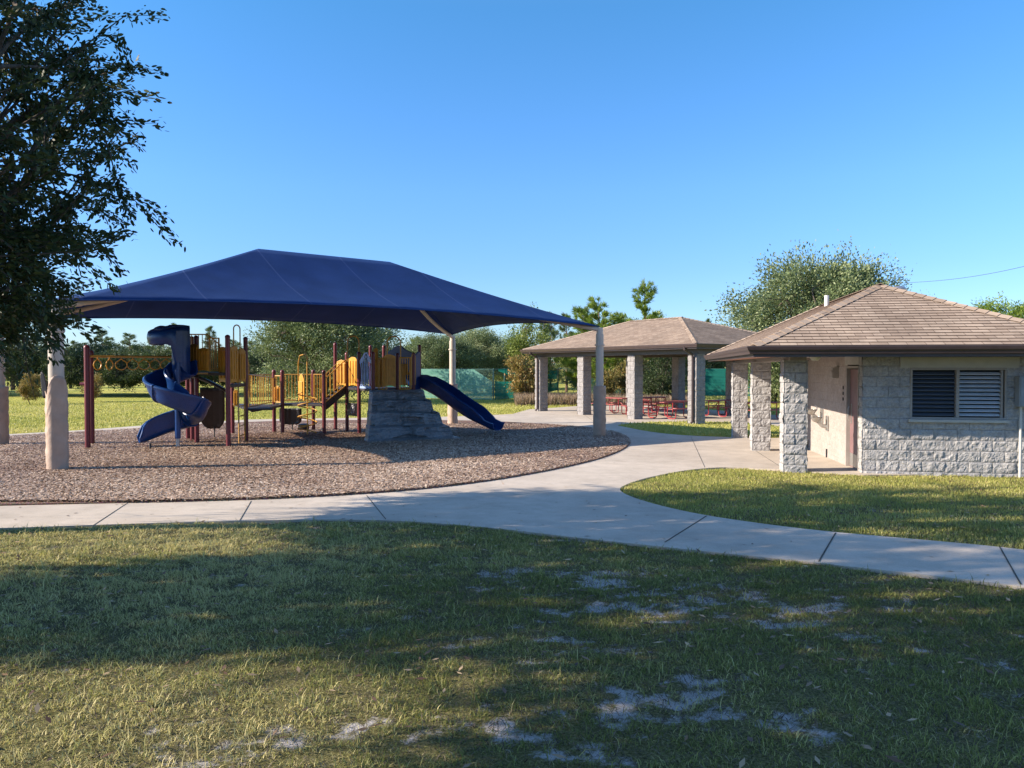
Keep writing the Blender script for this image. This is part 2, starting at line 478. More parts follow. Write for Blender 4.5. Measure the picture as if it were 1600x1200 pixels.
# ------------------------------------------------------------------ ground sheets
def sheet_obj(name, pts, off, mat, skirt=0., cut=None):
    bm = bmesh.new()
    vs = [bm.verts.new((p[0], p[1], 0)) for p in pts]
    f = bm.faces.new(vs)
    if f.normal.z < 0 or f.calc_area() == 0: pass
    f.normal_update()
    if f.normal.z < 0: f.normal_flip()
    bmesh.ops.triangulate(bm, faces=bm.faces[:])
    for y in ([BEND] if cut is None else cut):
        bmesh.ops.bisect_plane(bm, geom=bm.verts[:] + bm.edges[:] + bm.faces[:], plane_co=(0, y, 0), plane_no=(0, 1, 0))
    for v in bm.verts: v.co.z = G(v.co.y) + off
    if skirt > 0:
        be = [e for e in bm.edges if e.is_boundary]
        r = bmesh.ops.extrude_edge_only(bm, edges=be)
        for v in [g for g in r['geom'] if isinstance(g, bmesh.types.BMVert)]: v.co.z -= skirt
    bmesh.ops.recalc_face_normals(bm, faces=bm.faces[:])
    me = bpy.data.meshes.new(name); bm.to_mesh(me); bm.free()
    me.materials.append(M[mat])
    o = bpy.data.objects.new(name, me); COL.objects.link(o)
    o['kind'] = 'structure'
    return o
def smooth_poly(px, it=2):
    pts = [P(*p).to_2d() for p in px]
    return pts
def chaikin(pts, it=2, closed=False):
    pts = [Vector(p) for p in pts]
    for _ in range(it):
        q = [pts[0]] if not closed else []
        rng = range(len(pts) - (0 if closed else 1))
        for i in rng:
            a = pts[i]; b = pts[(i + 1) % len(pts)]
            q += [a * .75 + b * .25, a * .25 + b * .75]
        if not closed: q.append(pts[-1])
        pts = q
    return pts

def bare_f(x, y):
    """0..1, how sandy / bare the lawn is"""
    m = 0
    for (cx, cy, sx, sy, k) in ((1.7, 5.9, 1.05, .5, 1.1), (.6, 6.8, .6, .5, 1.05), (1.3, 6.5, .5, .3, .8), (.3, 5.2, .5, .3, .7), (.85, 4.5, .42, .5, .7), (.42, 3.65, .35, .22, .8), (1.6, 3.85, .7, .2, .62), (-.45, 3.9, .5, .22, .7),
                                (-3.4, 5.6, .5, .2, .6), (2.6, 4.7, .5, .3, .55), (3.3, 5.9, .4, .25, .6), (.2, 8.4, .4, .2, .6), (-1.5, 8.1, .5, .15, .5), (4.0, 4.9, .5, .3, .5), (-1.3, 3.7, .5, .2, .45)):
        m = np.maximum(m, k * np.exp(-(((x - cx) / sx) ** 2 + ((y - cy) / sy) ** 2) * .7))
    n = fbm(x * 2.6, y * 4.2, 6, 5)
    n2 = fbm(x * 7.5, y * 10, 3, 15)
    return np.clip((n - .5) * 2.2 + .85 * m * np.clip((n2 - .36) * 5, 0, 1) + (n2 - .5) * 1.1 * (m > .08) - .10, 0, 1)
# lawn: one sheet to the horizon, finer near the camera
def axis_lines():
    xs = np.concatenate([[-1500, -600, -250, -120, -70, -40, -25, -18], np.arange(-14, 14, .07), [14, 18, 25, 40, 70, 120, 250, 600, 1500]])
    ys = np.concatenate([[-1500, -400, -120, -40, -20, -8, -3, 0, 1.5], np.arange(2.4, 10.5, .07), np.arange(10.5, 28, .5), [28, 34, 45, 60, 90, 150, 300, 700, 1800]])
    return xs, ys
xs, ys = axis_lines()
XX, YY = np.meshgrid(xs, ys)
B = bare_f(XX, YY)
ZZ = GV(YY) + np.where((YY > 2) & (YY < 12) & (abs(XX) < 14), .05 * (fbm(XX * 1.3, YY * 1.3, 4, 11) - .5) - .015 * np.clip(B - .4, 0, 1), 0)
# the far field on the left climbs gently towards the woods
ZZ = ZZ + np.where((YY > 45) & (YY < 400), np.clip((YY - 45) * .012, 0, .6) * np.clip(-XX / 10, 0, 1), 0)
nr, nc = XX.shape
ii = (np.arange(nr - 1)[:, None] * nc + np.arange(nc - 1)[None, :]).ravel()
quads = np.stack([ii, ii + 1, ii + nc + 1, ii + nc], 1).ravel()
lawn = npmesh('ground', np.stack([XX.ravel(), YY.ravel(), ZZ.ravel()], 1), np.full(len(ii), 4), quads, 'lawn')
a = lawn.data.attributes.new('bare', 'FLOAT', 'POINT'); a.data.foreach_set('value', B.ravel().astype(np.float32))
lawn.data.polygons.foreach_set('use_smooth', [True] * len(lawn.data.polygons))
lawn['kind'] = 'structure'

V2 = lambda L: [P(*p).to_2d() for p in L]
front_edge = chaikin(V2([(-420, 850), (-200, 838), (0, 830), (200, 823), (380, 818), (500, 816), (600, 817), (700, 823), (800, 833), (900, 845), (1000, 856), (1150, 872), (1290, 887), (1450, 905), (1600, 923), (1900, 968)]))
back_edge = chaikin(V2([(1900, 905), (1600, 863), (1450, 849), (1300, 836), (1200, 824), (1105, 810), (1040, 796), (995, 783), (970, 772), (969, 764), (1000, 752), (1050, 741), (1090, 735), (1140, 732), (1222, 737), (1352, 745)]))
# concrete continues under both buildings
world_tail = [Vector((9.6, 14.6)), Vector((11.5, 24.5)), Vector((9.0, 28.2)), Vector((14.0, 33.5)), Vector((11, 41)), Vector((7.8, 46.5)), Vector((4, 45.5)), Vector((.9, 41.8))]
back_walk = V2([(800, 648), (745, 650.5), (680, 652.5), (560, 654), (390, 656.5), (217, 666.5), (10, 680), (-300, 698)])
left_tail = [Vector((-30, 22)), Vector((-24, 8.6))]
sheet_obj('concrete_path', front_edge + back_edge + world_tail + back_walk + left_tail, .03, 'concrete', .12)
mulch_edge = chaikin(V2([(-420, 806), (0, 794), (400, 786), (600, 774), (700, 764), (800, 750), (900, 730), (950, 716), (980, 702), (988, 690), (970, 678), (930, 670), (850, 664), (780, 660), (700, 658), (560, 657.5), (390, 660), (217, 670.5), (0, 684.5), (-200, 698)]))
mulch_poly = mulch_edge + [Vector((-27, 20)), Vector((-22, 10.5))]
sheet_obj('mulch_bed', mulch_poly, .05, 'mulch', .05)
isl = chaikin(V2([(966, 666), (1000, 662), (1060, 660.5), (1120, 661), (1180, 663)]) + [Vector((10.2, 30.5)), Vector((10.6, 25.5))] + V2([(1206, 687), (1145, 684.5), (1080, 682.5), (1030, 678), (990, 671), (966, 666)]), 1)
sheet_obj('grass_island', isl, .05, 'lawn', .05)

def inside(poly, x, y):
    c = np.zeros(len(x), bool); n = len(poly); j = n - 1
    for i in range(n):
        xi, yi = poly[i]; xj, yj = poly[j]
        t = ((yi > y) != (yj > y)) & (x < (xj - xi) * (y - yi) / (yj - yi + 1e-12) + xi)
        c ^= t; j = i
    return c
walk_poly = front_edge + back_edge + world_tail + back_walk + left_tail

# contraction joints of the walk: thin dark strips
jm = MB()
def joint(p, q, w=.014):
    a = P(*p); b = P(*q); n = 6
    for i in range(n):
        s = a.lerp(b, i / n); e = a.lerp(b, (i + 1) / n)
        s.z = G(s.y) + .034; e.z = G(e.y) + .034
        jm.bar(s, e, w, .003)
for p, q, w in (((197, 790), (143, 826), .008), ((391, 787), (373, 818), .008), ((572, 778), (602, 816), .008), ((1105, 811), (1040, 853), .013), ((1308, 838), (1282, 884), .014),
                ((1566, 861), (1600, 921), .013), ((1080, 684), (1102, 733), .007), ((1176, 703), (1222, 733), .007), ((900, 640), (935, 665), .006)):
    joint(p, q, w)
jo = jm.build('path_joint', 'joint'); jo['kind'] = 'structure'

# ------------------------------------------------------------------ grass and chips
rng = np.random.default_rng(3)
def blades(x, y, z, L, w, lean, rnd, name, mat, label, cat):
    n = len(x); h = rng.uniform(0, 2 * np.pi, n); b = rng.uniform(0, 2 * np.pi, n)
    wx = np.cos(h) * w / 2; wy = np.sin(h) * w / 2
    lx = np.cos(b) * lean * L; ly = np.sin(b) * lean * L
    up = L * np.sqrt(np.clip(1 - lean ** 2 * .6, .15, 1))
    v = np.zeros((n, 5, 3), np.float32)
    v[:, 0] = np.stack([x - wx, y - wy, z], 1); v[:, 1] = np.stack([x + wx, y + wy, z], 1)
    mx = x + lx * .35; my = y + ly * .35; mz = z + up * .6
    v[:, 2] = np.stack([mx + wx * .8, my + wy * .8, mz], 1); v[:, 3] = np.stack([mx - wx * .8, my - wy * .8, mz], 1)
    v[:, 4] = np.stack([x + lx, y + ly, z + up * (1 - .25 * lean)], 1)
    base = np.arange(n) * 5
    q = np.stack([base, base + 1, base + 2, base + 3, base + 3, base + 2, base + 4], 1).ravel()
    fn = np.tile([4, 3], n)
    o = npmesh(name, v.reshape(-1, 3), fn, q, mat, np.repeat(rnd, 5))
    tag(o, label, cat, kind='stuff')
    return o
def lawn_points(n, y0, y1, kx=.74, mx=1.6):
    u = rng.random(n)
    y = np.sqrt(y0 ** 2 + u * (y1 ** 2 - y0 ** 2))
    x = rng.uniform(-1, 1, n) * (kx * y + mx)
    return x, y
def tufted(x, y, k=.55):
    t = fbm(x * 7, y * 7, 3, 21); return t
GX, GY = [], []
x1, y1 = lawn_points(640000, 2.9, 9.6)
b1 = bare_f(x1, y1); t1 = tufted(x1, y1)
keep = (rng.random(len(x1)) < np.clip(1.15 - 1.45 * b1, .13, 1) * np.clip(.35 + 1.3 * (t1 - .3) * 2, .12, 1)) & ~inside(walk_poly, x1, y1)
x1, y1, t1, b1 = x1[keep], y1[keep], t1[keep], b1[keep]
zt = GV(y1) + .05 * (fbm(x1 * 1.3, y1 * 1.3, 4, 11) - .5) - .012
pat = fbm(x1 * .8, y1 * .8, 4, 31)
tall = rng.random(len(x1)) < .045 * np.clip(fbm(x1 * 2, y1 * 2, 3, 41) * 4 - 1.2, 0, 2)
L = (.018 + .034 * rng.random(len(x1))) * (.6 + 1.0 * t1) * np.where(tall, 2.2, 1)
rn = np.clip(.26 + .36 * np.clip((-x1 - .2) / 1.5, 0, 1) + .75 * (pat - .25) + rng.normal(0, .2, len(x1)) + .25 * b1, 0, 1)  # straw tone rises to the left, brightening the sunlit patch by colour
blades(x1, y1, zt, L, .0016 + .0024 * rng.random(len(x1)) + .0005 * y1, rng.uniform(.25, 1.0, len(x1)) ** .8, rn, 'grass', 'grass',
       'patchy green and straw grass blades across the shaded foreground lawn', 'grass')
xt, yt = lawn_points(170000, 2.9, 9.6); bt = bare_f(xt, yt)
kt_ = (rng.random(len(xt)) < .6 + .4 * np.clip(bt * 2, 0, 1) * (fbm(xt * 5, yt * 5, 3, 91) > .42)) & ~inside(walk_poly, xt, yt)
xt, yt = xt[kt_], yt[kt_]
blades(xt, yt, GV(yt) + .05 * (fbm(xt * 1.3, yt * 1.3, 4, 11) - .5) + .004 * rng.random(len(xt)) - .004, rng.uniform(.02, .07, len(xt)), rng.uniform(.002, .006, len(xt)), rng.uniform(.95, 1.18, len(xt)),
       np.clip(rng.normal(.45, .28, len(xt)), 0, 1), 'dry_thatch', 'thatch', 'brown and straw dead grass lying flat on the sandy foreground soil', 'dead grass')
# the lawn between path and restroom, and island
x2, y2 = lawn_points(330000, 7.6, 15.6, .8, .5)
k2 = ~inside(walk_poly, x2, y2) & (x2 > 1.5) & (y2 > 2112 / (905 - 598) + 0) & (rng.random(len(x2)) < np.clip(.2 + 1.7 * (fbm(x2 * 2.5, y2 * 2.5, 4, 8) - .2), .2, 1))
fe = np.array([(p.x, p.y) for p in front_edge])
k2 &= y2 > np.interp(x2, fe[:, 0], fe[:, 1])
x2, y2 = x2[k2], y2[k2]
p2 = fbm(x2 * 1.1, y2 * 1.1, 4, 32)
blades(x2, y2, GV(y2) - .005 + .02 * (fbm(x2 * 1.3, y2 * 1.3, 4, 11) - .5), .03 + .04 * rng.random(len(x2)), .006 + .004 * rng.random(len(x2)), rng.uniform(.1, .95, len(x2)),
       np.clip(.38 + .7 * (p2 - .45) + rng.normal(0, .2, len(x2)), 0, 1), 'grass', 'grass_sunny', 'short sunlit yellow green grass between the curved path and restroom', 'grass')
xu, yu = lawn_points(90000, 7.6, 15.6, .8, .5)
ku = ~inside(walk_poly, xu, yu) & (xu > 1.5) & (yu > np.interp(xu, fe[:, 0], fe[:, 1])) & (rng.random(len(xu)) < np.clip((fbm(xu * 1.8, yu * 2.6, 4, 55) - .42) * 5, .06, 1))
xu, yu = xu[ku], yu[ku]
blades(xu, yu, GV(yu) + .01 * rng.random(len(xu)), rng.uniform(.03, .08, len(xu)), rng.uniform(.004, .009, len(xu)), rng.uniform(.9, 1.15, len(xu)),
       np.clip(rng.normal(.5, .28, len(xu)), 0, 1), 'dry_thatch', 'thatch', 'brown dead grass scattered through the sunny lawn before the restroom', 'dead grass')
# far field blades, larger and sparse, break up the sheet
u = rng.random(170000); y3 = 22 + 40 * u ** 1.3; x3 = rng.uniform(-.72, .5, len(u)) * y3
k3 = ~inside(walk_poly, x3, y3)
k3 |= inside([(p[0], p[1]) for p in isl], x3, y3)
x3, y3 = x3[k3], y3[k3]
blades(x3, y3, GV(y3) + .04, .05 + .06 * rng.random(len(x3)), .02 + .02 * rng.random(len(x3)), rng.uniform(.1, .9, len(x3)),
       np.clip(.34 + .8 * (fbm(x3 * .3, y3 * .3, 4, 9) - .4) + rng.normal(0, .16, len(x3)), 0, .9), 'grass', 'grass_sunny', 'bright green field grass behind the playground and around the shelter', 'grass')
# mulch chips
n4 = 420000
y4 = 11 + 20 * rng.random(n4) ** 1.35; x4 = rng.uniform(-.78, .2, n4) * y4
k4 = inside([(p.x, p.y) for p in mulch_poly], x4, y4)
x4, y4 = x4[k4], y4[k4]; n4 = len(x4)
th = rng.uniform(0, 2 * np.pi, n4); tl = rng.normal(0, .2, n4); rl = rng.normal(0, .2, n4)
L4 = rng.uniform(.010, .036, n4); w4 = rng.uniform(.005, .014, n4)
A = np.stack([np.cos(th), np.sin(th), np.sin(tl)], 1) * L4[:, None] / 1.
Bv = np.stack([-np.sin(th), np.cos(th), np.sin(rl)], 1) * w4[:, None]
C4 = np.stack([x4, y4, GV(y4) + .058 + .02 * rng.random(n4)], 1)
v4 = np.stack([C4 - A - Bv, C4 + A - Bv * .7, C4 + A + Bv, C4 - A + Bv * .8], 1).reshape(-1, 3)
patch = fbm(x4 * .5, y4 * .5, 4, 77)
# under and around the play structure the chips are a darker brown
near_play = np.exp(-(((x4 + 5.5) / 4.5) ** 2 + ((y4 - 24.5 - .45 * (x4 + 5.5)) / 2.6) ** 2))
patch = patch - .45 * near_play
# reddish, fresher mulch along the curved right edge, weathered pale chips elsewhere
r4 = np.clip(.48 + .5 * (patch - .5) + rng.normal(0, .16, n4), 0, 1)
kk = rng.choice(n4, 2600, replace=False); jit = rng.normal(0, .22, (2600, 1, 2)); vk = v4.reshape(-1, 4, 3)[kk].copy(); vk[:, :, :2] += jit
okk = inside(walk_poly, vk[:, 0, 0], vk[:, 0, 1]) & ~inside([(p.x, p.y) for p in mulch_poly], vk[:, 0, 0], vk[:, 0, 1]); vk = vk[okk]; vk[:, :, 2] -= .03
v4 = np.concatenate([v4, vk.reshape(-1, 3)]); r4 = np.concatenate([r4, r4[kk][okk]]); n4 = len(r4)
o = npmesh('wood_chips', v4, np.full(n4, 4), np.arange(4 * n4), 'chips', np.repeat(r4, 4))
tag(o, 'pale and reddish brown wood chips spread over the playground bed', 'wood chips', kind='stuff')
# fallen oak leaves on lawn and path
nl_ = 2600; xl, yl = lawn_points(nl_, 2.9, 13.0, .75, .5)
dl = np.clip(np.exp(-((yl - 7) / 5) ** 2), .15, 1); kl = rng.random(nl_) < dl; xl, yl = xl[kl], yl[kl]; nl_ = len(xl)
onp = inside(walk_poly, xl, yl); kl = ~onp | (rng.random(nl_) < .12); xl, yl, onp = xl[kl], yl[kl], onp[kl]; nl_ = len(xl)
al = rng.uniform(0, 6.283, nl_); ll = rng.uniform(.02, .045, nl_); ca_, sa_ = np.cos(al), np.sin(al)
cl_ = np.stack([xl, yl, GV(yl) + np.where(onp, .036, .03 + .02 * rng.random(nl_))], 1)
du = np.stack([ca_, sa_, rng.normal(0, .15, nl_) * ~onp], 1) * ll[:, None]; dv_ = np.stack([-sa_, ca_, rng.normal(0, .2, nl_) * ~onp], 1) * (ll * .32)[:, None]
vl = np.stack([cl_ - du, cl_ - dv_, cl_ + du, cl_ + dv_], 1).reshape(-1, 3)
M['litter'] = leaf_mat('fallen_leaf', (.07, .035, .02), (.20, .12, .06), (.42, .30, .17), .05)
o = npmesh('fallen_leaves', vl, np.full(nl_, 4), np.arange(4 * nl_), 'litter', np.repeat(rng.random(nl_), 4))
tag(o, 'brown fallen oak leaves scattered over the shaded lawn and path', 'fallen leaves', kind='stuff')
# tall dry grass near the fence behind the shelter
c = rng.random(26000); yy = 46 + 6 * rng.random(26000) ** 1; xx_ = XP(0, 1) * 0 + (rng.uniform(805, 1075, 26000) - 800) / F * yy
blades(xx_, yy, GV(yy), rng.uniform(.25, .8, 26000) * (.6 + .8 * fbm(xx_ * .6, yy * .6, 3, 4)), np.full(26000, .03), rng.uniform(.05, .5, 26000),
       np.clip(rng.normal(.55, .25, 26000), 0, 1), 'tall_grass', 'grass_dry', 'tall pinkish dry grass in front of the tennis court fence', 'tall grass')

# ------------------------------------------------------------------ block walls
def jlines(a, b, step, js, jw, holes):
    L = set(np.round(np.arange(a, b + 1e-6, step), 4)); L.add(round(b, 4))
    for j in js:
        if a < j < b: L.add(round(j - jw, 4)); L.add(round(j + jw, 4)); L.add(round(j, 4))
    for h in holes: L.add(round(h, 4))
    L = np.array(sorted(L)); keep = np.concatenate([[True], np.diff(L) > .0015])
    out = L[keep]
    for h in holes:                       # make sure hole edges survive exactly
        out[np.argmin(abs(out - h))] = h
    return out
def block_surface(mb, org, ax, nrm, w, z0, z1, amp, seed, bw=.406, bh=.2, holes=(), step=.022, joint=.012, edge=True, corner=0.):
    """one wall face of coursed block; displaced outwards along nrm"""
    ax = np.array(ax, float); nrm = np.array(nrm, float); org = np.array(org, float)
    zj = [z0 + k * bh for k in range(-1, int((z1 - z0) / bh) + 2)]
    uj = [k * bw / 2 for k in range(0, int(w / bw * 2) + 2)]
    hu = [v for h in holes for v in (h[0], h[1])]; hz = [v for h in holes for v in (h[2], h[3])]
    us = jlines(0, w, step, uj, .005, hu); zs = jlines(z0, z1, step, zj, .005, hz)
    U, Z = np.meshgrid(us, zs)
    row = np.floor((Z - z0) / bh + 1e-6)
    sh = (row % 2) * bw / 2
    col = np.floor((U + sh) / bw + 1e-6)
    n = fbm((U + seed * 3.1) * 9 + col * 3.7, Z * 9 + row * 5.3, 5, seed)
    n2 = abs(fbm((U + seed) * 5 + col * 1.7, Z * 6 + row * 2.1, 3, seed + 9) - .5) * 2
    tilt = (_h(col, row, seed) - .5) * ((U + sh) / bw - col - .5) + (_h(col, row, seed + 3) - .5) * ((Z - z0) / bh - row - .5)
    nh = abs(fbm((U + seed) * 22, Z * 22, 3, seed + 5) - .5) * 2
    d = amp * (.2 + 1.9 * (n - .28) + .6 * n2 + .5 * tilt + .8 * (nh - .3))
    fz = abs((Z - z0) / bh - np.round((Z - z0) / bh)) * bh
    fu = abs((U + sh) / bw - np.round((U + sh) / bw)) * bw
    jm_ = np.clip(np.minimum(fz, fu) / .0045, 0, 1)
    soft = np.clip(np.minimum(fz, fu) / .03, 0, 1) * .6 + .4
    d = d * soft
    d = np.where(jm_ < .5, d * .2 - joint * .5, np.maximum(d, 0))
    P3 = org + U[..., None] * ax + np.array([0, 0, 1.]) * Z[..., None] + nrm * d[..., None]
    if corner:
        # pull ragged vertical edges along ax so neighbouring faces meet
        ed = (np.clip(1 - U / .03, 0, 1) * -1 + np.clip(1 - (w - U) / .03, 0, 1)) * corner
        P3 = P3 + ed[..., None] * ax * (.3 + n[..., None])
    b = len(mb.v); mb.v += [tuple(p) for p in P3.reshape(-1, 3)]
    r, c = U.shape
    flip = np.dot(np.cross(ax, [0, 0, 1.]), nrm) < 0
    for i in range(r - 1):
        zc = (zs[i] + zs[i + 1]) / 2
        for j in range(c - 1):
            uc = (us[j] + us[j + 1]) / 2
            if any(h[0] < uc < h[1] and h[2] < zc < h[3] for h in holes): continue
            q = (b + i * c + j, b + i * c + j + 1, b + (i + 1) * c + j + 1, b + (i + 1) * c + j)
            mb.f.append(q[::-1] if flip else q); mb.uv.append(None)
def block_column(cx, cy, w, d, z0, z1, amp, seed, step=.03, rot=0.):
    mb = MB(); cr, sr = math.cos(rot), math.sin(rot)
    def tr(x, y): return (cx + x * cr - y * sr, cy + x * sr + y * cr)
    for k, (ox, oy, ax, nm, L) in enumerate(((-w / 2, -d / 2, (1, 0), (0, -1), w), (w / 2, -d / 2, (0, 1), (1, 0), d), (w / 2, d / 2, (-1, 0), (0, 1), w), (-w / 2, d / 2, (0, -1), (-1, 0), d))):
        o = tr(ox, oy)
        axr = (ax[0] * cr - ax[1] * sr, ax[0] * sr + ax[1] * cr, 0); nr_ = (nm[0] * cr - nm[1] * sr, nm[0] * sr + nm[1] * cr, 0)
        block_surface(mb, (o[0], o[1], 0), axr, nr_, L, z0, z1, amp, seed + k, step=step, bw=.406, corner=amp * .6)
    i = w * .46; mb.box((cx, cy, (z0 + z1) / 2), (w * .97, d * .97, z1 - z0 - .01), rz=rot)
    return mb

# ------------------------------------------------------------------ roof helper
def shingle_plane(mb, e0, e1, t0, t1, course=.14, lift=.014):
    e0, e1, t0, t1 = map(Vector, (e0, e1, t0, t1))
    ex = (e1 - e0).normalized(); mid = ((t0 + t1) / 2) - ((e0 + e1) / 2)
    sv = t0 - e0; sl = (sv - ex * sv.dot(ex)).length
    nrm = ex.cross((sv - ex * sv.dot(ex)).normalized()).normalized()
    if nrm.z < 0: nrm = -nrm
    n = int(round(sl / course)); course = sl / n
    so_ = random.uniform(0, 9)
    for i in range(n):
        a, b = i / n, (i + 1) / n
        p0 = e0.lerp(t0, a); p1 = e1.lerp(t1, a); q0 = e0.lerp(t0, b); q1 = e1.lerp(t1, b)
        v0 = so_ // .14 * .14 + i * .14
        def uv(p, v): return ((p - e0).dot(ex), v)
        up = nrm * lift
        vs = [p0 + up, p1 + up, q1 + up * .15, q0 + up * .15, p0, p1]
        mb.add(vs, [(0, 1, 2, 3), (4, 5, 1, 0)], [[uv(vs[0], v0), uv(vs[1], v0), uv(vs[2], v0 + .139), uv(vs[3], v0 + .139)], [uv(vs[4], v0), uv(vs[5], v0), uv(vs[1], v0 + .003), uv(vs[0], v0 + .003)]])
def hip_caps(mb, a, b, w=.26, step=.2):
    a = Vector(a); b = Vector(b); n = int((b - a).length / step); t = (b - a).normalized()
    sd = t.cross(Vector((0, 0, 1))).normalized(); up = sd.cross(t)
    for i in range(n):
        p = a.lerp(b, i / n); q = a.lerp(b, (i + 1.15) / n)
        l = .035; u0 = random.uniform(0, 30)
        vs = [p - sd * w / 2 + up * (l - .045), p + up * (l + .015), p + sd * w / 2 + up * (l - .045), q - sd * w / 2 + up * (l - .06), q + up * l, q + sd * w / 2 + up * (l - .06),
              p - sd * w / 2 + up * (l - .065), p + up * (l - .01), p + sd * w / 2 + up * (l - .065)]
        k = .1
        mb.add(vs, [(0, 1, 4, 3), (1, 2, 5, 4), (6, 7, 1, 0), (7, 8, 2, 1)],
               [[(u0, 0.02), (u0 + k, .02), (u0 + k, .12), (u0, .12)], [(u0 + k, .02), (u0 + 2 * k, .02), (u0 + 2 * k, .12), (u0 + k, .12)],
                [(u0, 0), (u0 + k, 0), (u0 + k, .01), (u0, .01)], [(u0, 0), (u0 + k, 0), (u0 + k, .01), (u0, .01)]])
def gutter_profile(mb, a, b, out, z, ext0=0., ext1=0.):
    """K style gutter swept from a to b, outward direction out"""
    a = Vector(a); b = Vector(b); o = Vector(out); t = (b - a).normalized()
    prof = [(0, 0), (.0, -.14), (.07, -.145), (.085, -.10), (.11, -.07), (.125, -.02), (.125, 0), (.112, 0), (.11, -.02), (.06, -.12), (.012, -.12), (.012, 0)]
    vs = []
    for p, e in ((a, ext0), (b, ext1)):
        for (x, zz) in prof:
            sgn = -1 if p is a else 1
            vs.append(p + o * x + Vector((0, 0, z + zz)) + t * sgn * (e * x / .125))
    n = len(prof)
    fs = [(i, (i + 1) % n, n + (i + 1) % n, n + i) for i in range(n)] + [tuple(range(n - 1, -1, -1)), tuple(range(n, 2 * n))]
    mb.add(vs, fs)

# ------------------------------------------------------------------ restroom
RR_C = Vector((4.43, 14.1, -.29)); RR_A = math.atan2(-.177, .984)
rr = thing('restroom_building', 'grey split face block restroom with brown hip roof and louvred window', 'restroom', RR_C, RR_A, local=True)
RW, RL = 5.9, 11.3
U0, U1, V0, V1 = 2.18, 5.25, .95, 10.3
ZT = 2.44; ZB = -.45
mb = MB()
win = (2.97, 4.63, 1.075, 2.04)
block_surface(mb, (U0, V0, 0), (1, 0, 0), (0, -1, 0), U1 - U0, -.12, 2.28, .022, 40, holes=[(win[0] - U0, win[1] - U0, win[2], win[3])])
block_surface(mb, (U1, V0, 0), (0, 1, 0), (1, 0, 0), V1 - V0, ZB - .07, 2.28, .03, 41, step=.15)
block_surface(mb, (U1, V1, 0), (-1, 0, 0), (0, 1, 0), U1 - U0, ZB - .07, 2.28, .03, 42, step=.15)
front = mb.build('wall', 'split', rr, smooth=False)
mb = MB()
door = (1.32, 2.28, -.01, 2.10)
block_surface(mb, (U0, V0 + .0, 0), (0, 1, 0), (-1, 0, 0), V1 - V0, ZB - .07, 2.28, .003, 43, holes=[(door[0] - V0, door[1] - V0, -.12, door[3])], step=.1, joint=.007)
iw = mb.build('side_wall', 'smooth', rr)
iw['label'] = 'smooth cream block wall beside the covered walk'
# split-face pilaster edge beside the door
pm = block_column(U0 + .045, V0 + .132, .17, .24, -.12, 2.26, .022, 44, step=.02)
pm.build('pilaster', 'split', rr)
# ceiling slab over the walk
mb = MB(); mb.box(((.12 + RW - .12) / 2, RL / 2, 2.30), (RW - .24, RL - .24, .03)); mb.build('ceiling', 'soffit2', rr)
# roof
e = [Vector((0, 0, ZT)), Vector((RW, 0, ZT)), Vector((RW, RL, ZT)), Vector((0, RL, ZT))]
A1 = Vector((RW / 2, RW / 2, 3.80)); A2 = Vector((RW / 2, RL - RW / 2, 3.80))
mb = MB()
shingle_plane(mb, e[0], e[1], A1, A1); shingle_plane(mb, e[3], e[0], A2, A1)
shingle_plane(mb, e[1], e[2], A1, A2); shingle_plane(mb, e[2], e[3], A2, A2)
roof = mb.build('roof', 'shingle', rr)
mb = MB()
for p, q in ((e[0], A1), (e[1], A1), (e[2], A2), (e[3], A2)): hip_caps(mb, p, q)
hip_caps(mb, A1 - Vector((0, .1, 0)), A2 + Vector((0, .1, 0)))
mb.build('ridge_cap', 'shingle', roof)
mb = MB()
gutter_profile(mb, (-.0, 0, 0), (RW, 0, 0), (0, -1, 0), ZT + .0, .125, .125)
gutter_profile(mb, (0, RL, 0), (0, -.0, 0), (-1, 0, 0), ZT + .0, .125, .125)
mb.build('gutter', 'fascia', rr)
mb = MB()
for p, q, nn in ((e[0], e[1], (0, 1)), (e[0], e[3], (1, 0)), (e[1], e[2], (-1, 0)), (e[3], e[2], (0, -1))):
    c_ = (p + q) / 2; 
    dx = abs(q.x - p.x) + .0; dy = abs(q.y - p.y)
    mb.box((c_.x + nn[0] * .014, c_.y + nn[1] * .014, ZT - .1), (max(dx - .03 * (nn[0] == 0) * 0, .022), max(dy - .06, .022) if dy > 0 else .022, .2))
mb.build('fascia', 'fascia', rr)
mb = MB()
mb.box((.32, RL / 2, 2.268), (.56, RL - .1, .022)); mb.box((RW / 2 + .3, .33, 2.268), (RW - .64, .56, .022))
mb.build('soffit', 'soffit', rr)
# beam carrying the roof over the columns
mb = MB(); mb.box((.92, RL / 2, 2.22), (.3, RL - 1.5, .07)); mb.build('beam', 'soffit2', rr)
# columns
for k, v in enumerate((1.0, 5.62, 10.3)):
    c_ = block_column(.92, v + .2, .42, .41, ZB, 2.19, .024, 50 + k * 7)
    c_.build('column', 'split', rr)
